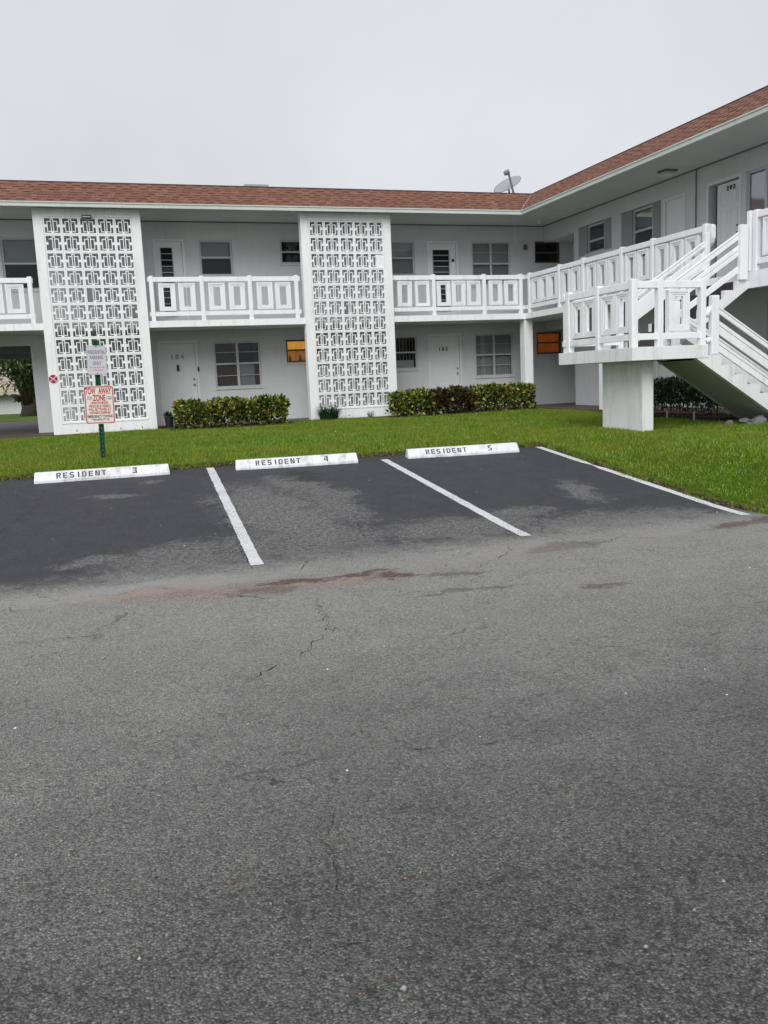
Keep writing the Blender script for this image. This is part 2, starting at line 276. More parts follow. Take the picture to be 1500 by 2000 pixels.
# ------------------------------------------------------------------ object helpers
WLOC = {}
def tag(o, label=None, cat=None, group=None, kind=None):
    if label: o['label'] = label
    if cat: o['category'] = cat
    if group: o['group'] = group
    if kind: o['kind'] = kind
    return o
def place(o, parent, loc):
    loc = Vector(loc); WLOC[o.name] = loc
    if parent is not None:
        o.parent = parent; o.location = loc - WLOC[parent.name]
    else: o.location = loc
def thing(name, label, cat, loc, group=None):
    o = bpy.data.objects.new(name, None); COL.objects.link(o); o.empty_display_size = 0.2
    place(o, None, loc); return tag(o, label, cat, group)
def obj(name, me, mat, parent=None, loc=(0, 0, 0), rot=None, scl=None):
    o = bpy.data.objects.new(name, me); COL.objects.link(o)
    if mat is not None and len(me.materials) == 0: me.materials.append(M(mat))
    place(o, parent, loc)
    if rot: o.rotation_euler = rot
    if scl: o.scale = scl
    return o
class MB:
    def __init__(s): s.v = []; s.f = []
    def quad(s, *p):
        i = len(s.v); s.v += [tuple(x) for x in p]; s.f.append(tuple(range(i, i + len(p)))); return s
    def box(s, x0, x1, y0, y1, z0, z1):
        i = len(s.v)
        s.v += [(x0, y0, z0), (x1, y0, z0), (x1, y1, z0), (x0, y1, z0), (x0, y0, z1), (x1, y0, z1), (x1, y1, z1), (x0, y1, z1)]
        s.f += [(i, i + 3, i + 2, i + 1), (i + 4, i + 5, i + 6, i + 7), (i, i + 1, i + 5, i + 4), (i + 1, i + 2, i + 6, i + 5), (i + 2, i + 3, i + 7, i + 6), (i + 3, i, i + 4, i + 7)]
        return s
    def prism(s, poly, ax, a0, a1):
        # poly in the two other axes; ax = 0 (yz), 1 (xz), 2 (xy)
        n = len(poly); i = len(s.v)
        for a in (a0, a1):
            for (p, q) in poly:
                s.v.append((a, p, q) if ax == 0 else (p, a, q) if ax == 1 else (p, q, a))
        s.f.append(tuple(i + k for k in range(n))); s.f.append(tuple(i + n + k for k in reversed(range(n))))
        for k in range(n): s.f.append((i + k, i + n + k, i + n + (k + 1) % n, i + (k + 1) % n))
        return s
    def tube(s, pts, radii, seg=8, cap=True):
        rings = []
        for k, pt in enumerate(pts):
            pt = Vector(pt); a = Vector(pts[max(0, k - 1)]); b = Vector(pts[min(len(pts) - 1, k + 1)]); d = (b - a).normalized()
            s1 = d.orthogonal().normalized() if k == 0 else (prev - d * prev.dot(d)).normalized()
            prev = s1; s2 = d.cross(s1); i = len(s.v); r = radii[k] if hasattr(radii, '__len__') else radii
            for j in range(seg):
                an = 2 * math.pi * j / seg; s.v.append(tuple(pt + (s1 * math.cos(an) + s2 * math.sin(an)) * r))
            rings.append(i)
        for a, b in zip(rings, rings[1:]):
            for j in range(seg): s.f.append((a + j, a + (j + 1) % seg, b + (j + 1) % seg, b + j))
        if cap:
            s.f.append(tuple(rings[0] + j for j in reversed(range(seg)))); s.f.append(tuple(rings[-1] + j for j in range(seg)))
        return s
    def mesh(s, name, off=(0, 0, 0), bevel=0.0, smooth=False):
        me = bpy.data.meshes.new(name); ox, oy, oz = off
        me.from_pydata([(x - ox, y - oy, z - oz) for x, y, z in s.v], [], s.f)
        bm = bmesh.new(); bm.from_mesh(me)
        bmesh.ops.recalc_face_normals(bm, faces=bm.faces)
        if bevel: bmesh.ops.bevel(bm, geom=list(bm.edges), offset=bevel, segments=2, affect='EDGES', profile=0.5)
        bm.to_mesh(me); bm.free()
        if smooth:
            for p_ in me.polygons: p_.use_smooth = True
        return me
    def build(s, name, mat, parent=None, loc=(0, 0, 0), bevel=0.0, smooth=False):
        return obj(name, s.mesh(name, loc, bevel, smooth), mat, parent, loc)
def tri_mesh(name, V, F):
    V = np.asarray(V, np.float32); F = np.asarray(F, np.int32); k = F.shape[1]
    me = bpy.data.meshes.new(name); me.vertices.add(len(V)); me.vertices.foreach_set('co', V.ravel())
    me.loops.add(F.size); me.loops.foreach_set('vertex_index', F.ravel())
    me.polygons.add(len(F)); me.polygons.foreach_set('loop_start', np.arange(0, F.size, k, dtype=np.int32))
    try: me.polygons.foreach_set('loop_total', np.full(len(F), k, np.int32))
    except Exception: pass
    me.update(calc_edges=True); me.validate(); return me
def text_mesh(s, size, align='CENTER', sx=1.0, bold=0.028):
    cu = bpy.data.curves.new('lettering', 'FONT'); cu.body = s; cu.size = size; cu.align_x = align; cu.align_y = 'CENTER'; cu.offset = size * bold
    o = bpy.data.objects.new('lettering', cu); COL.objects.link(o); dg = bpy.context.evaluated_depsgraph_get()
    me = bpy.data.meshes.new_from_object(o.evaluated_get(dg)); bpy.data.objects.remove(o); bpy.data.curves.remove(cu)
    for v in me.vertices: v.co = Vector((v.co.x * sx, 0, v.co.y))
    me.materials.clear(); return me

# ------------------------------------------------------------------ ground, lane, lawn
YS = [-60, -30, -22.7, -17, -15.6, -15.0, -14.5, -9.7, -8.0]; ZS = [-.80, -.84, -.87, -.935, -.95, -.945, -.915, -.50, -.44]
az = lambda y: float(np.interp(y, YS, ZS))
wob = lambda a, k: 0.5 * math.sin(a * 2.1 + k) + 0.3 * math.sin(a * 5.3 + 2 * k) + 0.2 * math.sin(a * 11.7 + 3 * k)
edge_y = lambda x: -9.22 - 0.066 * (x + 1) + 0.05 * wob(x, 0.4)
edge_x = lambda y: float(np.interp(y, [-15.3, -14.8, -12, -9.8], [7.80, 7.62, 7.70, 7.86])) + 0.035 * wob(y, 1.7)
def sstep(v): v = max(0.0, min(1.0, v)); return v * v * (3 - 2 * v)
def lawn_z(x, y):
    base = -0.315 - 0.009 * max(0.0, -y)
    d1 = y - edge_y(x) if x < 7.8 else 9.0
    d2 = 9.0
    if x >= 7.4 and y < -8.0: d2 = max(0.0, x - edge_x(y))
    if x >= 7.4 and y < -13.5: d2 = min(d2, max(0.0, y + 15.25))
    if x < 7.8: d = d1
    else: d = d2
    if 7.4 <= x < 7.8 and y > -9.8: d = d1
    tt = sstep(d / 1.5); low = az(y) + 0.03
    return low + (max(base, low) - low) * tt if base > low else base
g = MB().quad((-400, -400, -1.35), (400, -400, -1.35), (400, 400, -1.35), (-400, 400, -1.35)).build('ground', 'far_ground'); tag(g, kind='structure')
mb = MB(); xs = [-40, -3, 8.3, 45]; yy = [-60, -45, -30, -26, -22.7, -20, -18.5, -17, -16.3, -15.6, -15.3, -15.0, -14.75, -14.5, -13, -11, -9.7, -8.4]
for a, b in zip(xs, xs[1:]):
    for c, d in zip(yy, yy[1:]): mb.quad((a, c, az(c)), (b, c, az(c)), (b, d, az(d)), (a, d, az(d)))
lot = mb.build('parking_lot', 'asphalt'); tag(lot, kind='structure')
me = lot.data
bm = bmesh.new(); bm.from_mesh(me); bmesh.ops.remove_doubles(bm, verts=bm.verts, dist=1e-4); bm.to_mesh(me); bm.free()
mb = MB()
cols = list(np.arange(-12, 7.81, 0.3)); cols[-1] = 7.8
for a, b in zip(cols, cols[1:]):
    for i in range(24):
        def pt(x, i):
            y0 = edge_y(x); y = y0 + (0.30 - y0) * (i / 24) ** 1.5; return (x, y, lawn_z(x - 1e-6, y))
        mb.quad(pt(a, i), pt(b, i), pt(b, i + 1), pt(a, i + 1))
    mb.quad((a, edge_y(a), az(edge_y(a)) - 0.05), (b, edge_y(b), az(edge_y(b)) - 0.05), pt(b, 0), pt(a, 0))
rows = list(np.arange(-15.25, 0.31, 0.3))
for a, b in zip(rows, rows[1:]):
    for i in range(24):
        def pt(y, i):
            x0 = edge_x(y) if y < -9.75 else 7.8
            x = x0 + (20.0 - x0) * (i / 24) ** 1.8; return (x, y, lawn_z(max(x, 7.8) if y >= -9.75 else x, y))
        mb.quad(pt(a, i), pt(a, i + 1), pt(b, i + 1), pt(b, i))
    if a < -9.75: mb.quad((edge_x(a), a, az(a) - 0.05), (edge_x(b), b, az(b) - 0.05), pt(b, 0), pt(a, 0))
lawn = mb.build('lawn', 'lawn_soil'); tag(lawn, kind='structure')
bl = MB().quad((-40, 14.0, -0.33), (40, 14.0, -0.33), (40, 80, -0.33), (-40, 80, -0.33)).build('back_lawn', 'far_ground'); tag(bl, kind='structure')
wk = MB().box(-9, 12.6, 0.02, 1.49, -0.42, -0.27).box(12.6, 15.2, -13, 1.49, -0.42, -0.27).box(-4.2, -0.65, 1.49, 14.0, -0.42, -0.272).build('walkway', 'walk_paint'); tag(wk, kind='structure')
bed = MB().box(-0.3, 12.5, -0.16, 0.015, -0.45, -0.285).box(2.45, 5.6, -1.15, -0.16, -0.45, -0.287).box(8.15, 12.45, -1.05, -0.16, -0.45, -0.287).box(12.05, 12.59, -9.0, -4.9, -0.45, -0.30).build('planting_bed', 'mulch'); tag(bed, kind='structure')

# painted stall lines
def strip(path, w, name, mat, parent, lift):
    mb = MB(); P = [Vector((x, y, 0)) for x, y in path]; pts = []
    for i, q in enumerate(P):
        d = (P[min(i + 1, len(P) - 1)] - P[max(i - 1, 0)]).normalized(); n = Vector((-d.y, d.x, 0)); ww = w[i] if hasattr(w, '__len__') else w
        a, b = q + n * ww / 2, q - n * ww / 2; pts.append(((a.x, a.y, az(a.y) + lift), (b.x, b.y, az(b.y) + lift)))
    for (a, b), (c, d) in zip(pts, pts[1:]): mb.quad(a, b, d, c)
    return mb.build(name, mat, parent)
for (x0, y0, x1, y1) in ((-0.70, -9.55, -0.98, -14.9), (2.36, -9.62, 2.11, -14.93), (4.97, -10.02, 4.85, -14.93), (7.69, -9.90, 7.45, -15.05)):
    n = 40; path = [(x0 + (x1 - x0) * i / n, y0 + (y1 - y0) * i / n) for i in range(n + 1)]
    w = [0.115 + random.uniform(-0.008, 0.008) for _ in path]
    if x0 > 7:
        for i in (13, 14, 15): w[i] *= (0.55, 0.18, 0.6)[i - 13]
    strip(path, w, 'parking_line', 'line_paint', lot, 0.005)
# cracks
CR = [[(2.29, -16.4), (2.23, -16.8), (2.15, -17.34), (2.0, -17.56), (1.84, -17.79), (1.49, -18.07)], [(2.26, -16.89), (2.18, -17.36), (2.09, -17.44)],
 [(3.54, -13.19), (3.45, -13.68), (3.38, -14.01), (3.31, -14.36)], [(1.71, -14.33), (2.04, -14.38), (2.5, -14.37), (2.8, -14.43), (3.28, -14.35)],
 [(2.45, -15.28), (2.57, -14.95), (2.96, -14.98), (2.92, -14.76)], [(4.79, -14.72), (5.01, -14.97), (5.11, -15.3), (5.2, -15.67), (5.34, -15.58), (5.81, -15.3)],
 [(5.28, -14.42), (5.09, -14.85)], [(1.56, -19.61), (1.55, -19.74), (1.51, -19.84), (1.47, -19.91), (1.46, -20.08), (1.43, -20.21), (1.45, -20.35)],
 [(1.29, -20.52), (1.36, -20.49), (1.44, -20.51)], [(1.9, -19.27), (2.09, -19.33), (2.11, -19.39), (2.33, -19.4), (2.48, -19.38), (2.61, -19.38)],
 [(3.86, -18.74), (4.01, -18.71), (4.2, -18.54), (4.43, -18.37)], [(-0.03, -15.28), (0.05, -15.5), (0.12, -15.7)], [(0.07, -10.43), (0.03, -11.45), (-0.08, -11.97), (-0.27, -12.65)],
 [(2.07, -15.07), (2.04, -14.79), (2.06, -14.54), (2.06, -13.84), (2.10, -12.62)], [(0.39, -14.05), (0.37, -14.3), (0.54, -14.54)], [(0.91, -14.88), (1.0, -15.11)],
 [(3.81, -16.01), (4.42, -15.46), (4.46, -15.21)], [(0.1, -16.63), (0.42, -16.64), (0.74, -16.67)], [(3.46, -14.71), (3.62, -15.14), (4.03, -15.16)], [(5.64, -14.06), (5.34, -14.25)], [(3.06, -16.74), (3.49, -16.7), (3.8, -16.8)]]
for c in CR:
    path = []
    for (a, b), (c_, d) in zip(c, c[1:]):
        L_ = math.hypot(c_ - a, d - b); k = max(2, int(L_ / 0.045)); amp = min(0.03, L_ * 0.09)
        for i in range(k): path.append((a + (c_ - a) * i / k + random.gauss(0, amp * 0.6), b + (d - b) * i / k + random.gauss(0, amp * 0.6)))
    path.append(c[-1]); near = sum(q[1] for q in c) / len(c) < -18.2
    w = [max(0.0004, random.gauss(0.0014 if near else 0.0036, 0.0018 if near else 0.0036)) * (0.3 if i in (0, len(path) - 1) else 1) for i in range(len(path))]
    strip(path, w, 'crack', 'crack', lot, 0.0035)

# ------------------------------------------------------------------ the building
bld = thing('apartment_building', 'two-storey white apartment building with red shingle roof, open walkways and breeze-block towers', 'building', (6.0, 1.5, -0.30))
FY, WX = 1.5, 14.1
def wall(name, ax, pos, th, u0, u1, z0, z1, holes, mat='stucco_shaded', parent=bld):
    us = sorted({u0, u1, *[h[0] for h in holes], *[h[1] for h in holes]}); zs = sorted({z0, z1, *[h[2] for h in holes], *[h[3] for h in holes]})
    us = [u for u in us if u0 <= u <= u1]; zs = [z for z in zs if z0 <= z <= z1]
    def solid(i, j):
        if i < 0 or j < 0 or i >= len(us) - 1 or j >= len(zs) - 1: return False
        u, z = (us[i] + us[i + 1]) / 2, (zs[j] + zs[j + 1]) / 2
        return not any(h[0] < u < h[1] and h[2] < z < h[3] for h in holes)
    P = (lambda u, d, z: (u, pos + d, z)) if ax == 'y' else (lambda u, d, z: (pos + d, u, z))
    mb = MB()
    for i in range(len(us) - 1):
        for j in range(len(zs) - 1):
            if not solid(i, j): continue
            a, b, c, d = us[i], us[i + 1], zs[j], zs[j + 1]
            for dd in (0, th): mb.quad(P(a, dd, c), P(b, dd, c), P(b, dd, d), P(a, dd, d))
            for (ii, jj, e) in ((i - 1, j, (a, a, c, d)), (i + 1, j, (b, b, c, d)), (i, j - 1, (a, b, c, c)), (i, j + 1, (a, b, d, d))):
                if not solid(ii, jj): mb.quad(P(e[0], 0, e[2]), P(e[1], 0, e[3]) if e[0] == e[1] else P(e[1], 0, e[2]), P(e[1], th, e[3]), P(e[0], th, e[3]) if e[0] != e[1] else P(e[0], th, e[2]))
    return mb.build(name, mat, parent)
# openings  (u0, u1, z0, z1)
GW = dict(door104=(2.56, 3.48, -0.27, 1.91), w1=(3.98, 5.26, 0.67, 1.92), s1=(5.99, 6.95, 1.29, 1.92), wA=(8.98, 9.90, 0.97, 1.94), door105=(10.30, 11.23, -0.27, 1.90), wB=(11.75, 13.01, 0.66, 1.93), wC=(13.81, 14.67, 1.27, 1.93))
UW = dict(w0=(-1.10, -0.04, 3.35, 4.63), d1=(2.66, 3.34, 2.40, 4.55), w1=(3.79, 4.67, 3.67, 4.60), s1=(5.99, 6.95, 3.98, 4.62), wA=(8.98, 9.92, 3.65, 4.61), d2=(10.38, 11.21, 2.40, 4.55), wB=(11.72, 12.98, 3.34, 4.61), wC=(13.80, 14.66, 3.99, 4.63))
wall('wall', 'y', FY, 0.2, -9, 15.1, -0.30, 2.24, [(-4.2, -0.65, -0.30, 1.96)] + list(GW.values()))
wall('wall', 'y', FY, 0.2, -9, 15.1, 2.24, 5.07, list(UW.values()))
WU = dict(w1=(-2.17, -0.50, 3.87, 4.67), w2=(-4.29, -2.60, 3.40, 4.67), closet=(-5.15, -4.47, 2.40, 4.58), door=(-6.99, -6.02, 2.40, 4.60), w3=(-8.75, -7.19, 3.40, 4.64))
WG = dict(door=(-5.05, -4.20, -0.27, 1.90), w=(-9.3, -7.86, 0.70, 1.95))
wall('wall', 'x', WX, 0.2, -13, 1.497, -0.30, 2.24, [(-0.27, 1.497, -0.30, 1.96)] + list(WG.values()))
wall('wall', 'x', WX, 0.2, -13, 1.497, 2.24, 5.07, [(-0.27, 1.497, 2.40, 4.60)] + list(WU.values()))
MB().box(14.305, 15.1, -0.47, -0.27, -0.30, 5.07).box(15.1, 15.3, -0.47, 1.5, -0.30, 5.07).build('wall', 'stucco_shaded', bld)
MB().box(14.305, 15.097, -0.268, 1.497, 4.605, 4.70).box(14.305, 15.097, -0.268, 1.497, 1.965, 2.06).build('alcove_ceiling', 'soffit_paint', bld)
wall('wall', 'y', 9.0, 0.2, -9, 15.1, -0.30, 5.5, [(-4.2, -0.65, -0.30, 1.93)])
MB().box(-0.65, -0.45, 1.703, 8.998, -0.30, 2.10).box(-4.4, -4.2, 1.703, 8.998, -0.30, 2.10).build('wall', 'stucco_shaded', bld)
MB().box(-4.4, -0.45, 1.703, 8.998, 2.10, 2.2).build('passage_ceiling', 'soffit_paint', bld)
MB().box(-9.2, -9.0, 1.5, 9.2, -0.30, 5.5).box(WX, 20, -13.2, -13.0, -0.3, 5.5).box(20, 20.2, -13.2, 9.2, -0.3, 5.5).build('wall', 'stucco_shaded', bld)
# floor slabs with their white edge
sl = MB().box(-9, -0.22, 0.04, 1.498, 2.24, 2.40).box(2.24, 6.24, 0.04, 1.498, 2.24, 2.40).box(8.70, 12.68, 0.04, 1.498, 2.24, 2.40).box(-0.22, 2.24, 0.25, 1.498, 2.24, 2.40).box(6.24, 8.70, 0.25, 1.498, 2.24, 2.40)
sl.box(12.68, 14.098, -13, 1.498, 2.24, 2.40).box(14.098, 15.098, -0.268, 1.498, 2.243, 2.398)
sl.build('floor_slab', 'trim', bld)
MB().box(12.68, 12.92, -13, -8.97, 2.09, 2.239).build('edge_beam', 'trim', bld)
# columns
for (a, b, c, d) in ((12.66, 12.92, 0.06, 0.36), (12.72, 12.92, -3.95, -3.72), (12.72, 12.92, -12.6, -12.37)):
    MB().box(a, b, c, d, -0.30, 2.239 if d > -9 else 2.088).build('column', 'trim', bld, ((a + b) / 2, (c + d) / 2, -0.3), bevel=0.008)
# soffit, gutter, roof
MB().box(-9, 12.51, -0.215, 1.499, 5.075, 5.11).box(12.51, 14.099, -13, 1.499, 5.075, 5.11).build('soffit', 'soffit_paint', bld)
MB().box(-9, 12.45, -0.275, -0.216, 5.05, 5.165).box(-9, 12.45, -0.292, -0.275, 5.135, 5.160).build('gutter', 'gutter_paint', bld)
MB().box(12.451, 12.508, -13, -0.216, 5.05, 5.165).box(12.434, 12.451, -13, -0.292, 5.135, 5.160).build('gutter', 'gutter_paint', bld)
R0, R1 = 5.155, 5.655
def fy(tq): return -0.275 + 0.285 * tq
def wxr(tq): return 12.46 + 0.49 * tq
roof = MB().quad((-9, fy(0), R0), (wxr(0), fy(0), R0), (wxr(1), fy(1), R1), (-9, fy(1), R1)).quad((wxr(0), fy(0), R0), (wxr(0), -13, R0), (wxr(1), -13, R1), (wxr(1), fy(1), R1))
roof.box(-9.2, 20.2, 0.05, 9.2, 5.50, 5.60).box(13.0, 20.2, -13.2, 0.05, 5.50, 5.60).build('roof', 'roof_deck', bld)
roof_o = bpy.data.objects['roof']
MB().box(-9, 12.94, 0.0, 0.06, 5.648, 5.680).box(12.94, 13.0, -13, 0.06, 5.648, 5.682).build('drip_edge', 'drip_edge', roof_o)
# shingles: facade ones in view are single pieces, the rest one field
NR = 8; slope_f = math.atan2(R1 - R0, 0.285); slope_w = math.atan2(R1 - R0, 0.49)
def shingle_mesh(w, h, th, cut, E):
    # a tab standing proud, then a lower part whose upper half carries the dark shadow band
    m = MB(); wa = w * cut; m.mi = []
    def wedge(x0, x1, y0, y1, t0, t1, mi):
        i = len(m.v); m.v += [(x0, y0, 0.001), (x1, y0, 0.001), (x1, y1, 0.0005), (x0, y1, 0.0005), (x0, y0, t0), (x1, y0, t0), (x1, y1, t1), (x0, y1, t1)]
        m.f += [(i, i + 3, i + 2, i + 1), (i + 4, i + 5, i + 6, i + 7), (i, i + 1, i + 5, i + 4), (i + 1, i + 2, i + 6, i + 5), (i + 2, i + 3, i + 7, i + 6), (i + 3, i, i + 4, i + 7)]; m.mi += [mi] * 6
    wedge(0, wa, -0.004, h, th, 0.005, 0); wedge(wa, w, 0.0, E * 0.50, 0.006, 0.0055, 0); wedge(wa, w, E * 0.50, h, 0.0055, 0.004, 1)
    return m
Lf = math.hypot(0.285, R1 - R0); Lw = math.hypot(0.49, R1 - R0)
def frame(orig, ux, uy):
    ux = Vector(ux).normalized(); uy = Vector(uy).normalized(); uz = ux.cross(uy); m = Matrix((ux, uy, uz)).transposed().to_4x4(); m.translation = orig; return m
variants = {}
def sh_var(w, th, h, cut, E):
    key = (round(w, 2), th, round(h, 3), cut)
    if key not in variants:
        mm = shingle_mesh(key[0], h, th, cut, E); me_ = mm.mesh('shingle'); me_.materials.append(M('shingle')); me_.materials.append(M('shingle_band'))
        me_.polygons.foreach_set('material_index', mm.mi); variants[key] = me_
    return variants[key]
field = MB(); field.mi = []; n_single = 0
def add_field(mtx, mm):
    i = len(field.v); field.v += [tuple(mtx @ Vector(q)) for q in mm.v]; field.f += [tuple(i + k for k in f) for f in mm.f]; field.mi += mm.mi
for r in range(NR):
    t0 = r / NR; E = Lf / NR; h = E * 1.15 if r < NR - 1 else E
    x = -9.0 + random.uniform(0, 0.3); x_end = wxr(t0) - 0.005; n_single = 0
    while x < x_end - 0.03:
        w = random.choice((0.28, 0.32, 0.36, 0.40)); w = min(w, x_end - x); th = random.choice((0.011, 0.014)); cut = random.choice((0.42, 0.52, 0.62))
        mtx = frame(Vector((x, fy(t0), R0 + (R1 - R0) * t0)), (1, 0, 0), (0, 0.285, R1 - R0))
        if x > -1.45 and n_single < 37:
            o = obj('shingle', sh_var(w - 0.003, th, h, cut, E), None, roof_o, (0, 0, 0))
            o.matrix_local = Matrix.Translation(-WLOC[roof_o.name]) @ mtx; n_single += 1
        else: add_field(mtx, shingle_mesh(w - 0.003, h, th, cut, E))
        x += w
    y = -13.0 + random.uniform(0, 0.3); y_end = fy(t0) - 0.005; E = Lw / NR; h = E * 1.15 if r < NR - 1 else E
    while y < y_end - 0.03:
        w = min(random.choice((0.28, 0.32, 0.36, 0.40)), y_end - y)
        mtx = frame(Vector((wxr(t0), y + w, R0 + (R1 - R0) * t0)), (0, -1, 0), (0.49, 0, R1 - R0))
        add_field(mtx, shingle_mesh(w - 0.003, h, random.choice((0.011, 0.014)), random.choice((0.42, 0.52, 0.62)), E))
        y += w
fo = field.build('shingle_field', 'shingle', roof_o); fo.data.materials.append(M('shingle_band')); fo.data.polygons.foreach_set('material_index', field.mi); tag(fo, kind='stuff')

# breeze-block towers
B = 0.406
def block_mesh(skip=(), fill=False):
    m = MB(); d0, d1 = 0.012, 0.095; e = 0.082
    def r(x0, x1, z0, z1, a=d0 + 0.004, b=d1 - 0.01): m.box(x0 * B, x1 * B, a, b, z0 * B, z1 * B)
    for q in ((0.004, e, 0.004, 0.996), (1 - e, 0.996, 0.004, 0.996), (e, 1 - e, 0.004, e), (e, 1 - e, 1 - e, 0.996)): r(*q, d0, d1)
    if fill: r(0.42, 1 - e, e, 1 - e, d0 + 0.02, d0 + 0.03)
    w = 0.046
    parts = dict(lv=(0.205, 0.205 + w, 0.14, 0.76), c1=(0.415, 0.415 + w, 0.14 + w, 0.85), c2=(0.585 - w, 0.585, 0.14 + w, 0.85), rv=(0.795 - w, 0.795, 0.14, 0.76),
        lt=(0.205 + w, 0.415, 0.76 - w, 0.76), rt=(0.585, 0.795 - w, 0.76 - w, 0.76), ct=(0.415, 0.585, 0.85, 0.85 + w), lb=(0.205 + w, 0.415, 0.14, 0.14 + w), bb=(0.415, 0.585, 0.14, 0.14 + w), rb=(0.585, 0.795 - w, 0.14, 0.14 + w),
        lc=(e, 0.205, 0.41, 0.56), rc=(0.795, 1 - e, 0.41, 0.56), bc=(0.43, 0.57, e, 0.14))
    for k, q in parts.items():
        if k not in skip: r(*q)
    me_ = m.mesh('breeze_block'); me_.materials.append(M('trim')); return me_
BM0 = block_mesh(); BM_l = block_mesh(('lv', 'lb')); BM_l2 = block_mesh(('lv', 'lt', 'lb', 'lc')); BM_r = block_mesh(('rv', 'rb')); BM_f = block_mesh(('c2', 'rv', 'rt', 'rb', 'rc', 'ct', 'bb'), True); BM_c = block_mesh(('bb', 'ct'))
odd = {(0, 1, 0): BM_l, (0, 4, 2): BM_l2, (0, 5, 4): BM_r, (0, 6, 2): BM_l, (1, 2, 4): BM_f, (1, 5, 2): BM_l, (1, 9, 0): BM_c}
for ti, X0 in enumerate((0.0, 6.4607)):
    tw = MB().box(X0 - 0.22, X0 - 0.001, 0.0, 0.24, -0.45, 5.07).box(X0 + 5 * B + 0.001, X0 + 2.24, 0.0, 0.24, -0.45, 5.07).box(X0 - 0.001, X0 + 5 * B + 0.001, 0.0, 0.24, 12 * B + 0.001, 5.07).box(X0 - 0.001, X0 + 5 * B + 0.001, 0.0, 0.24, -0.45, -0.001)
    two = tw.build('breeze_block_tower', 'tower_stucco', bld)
    MB().box(X0 - 0.01, X0 + 5 * B + 0.01, -0.012, -0.001, -0.028, -0.006).build('ledge', 'trim', two)
    for rw in range(12):
        for c in range(5):
            me_ = odd.get((ti, rw, c), BM0)
            obj('breeze_block', me_, None, two, (X0 + c * B, 0.0, (11 - rw) * B))
    for k in range(4):
        MB().box(X0 + 0.30 + 0.52 * k, X0 + 0.33 + 0.52 * k, -0.004, 0.0, -0.225, -0.198).build('weep_hole', 'black_metal', two)

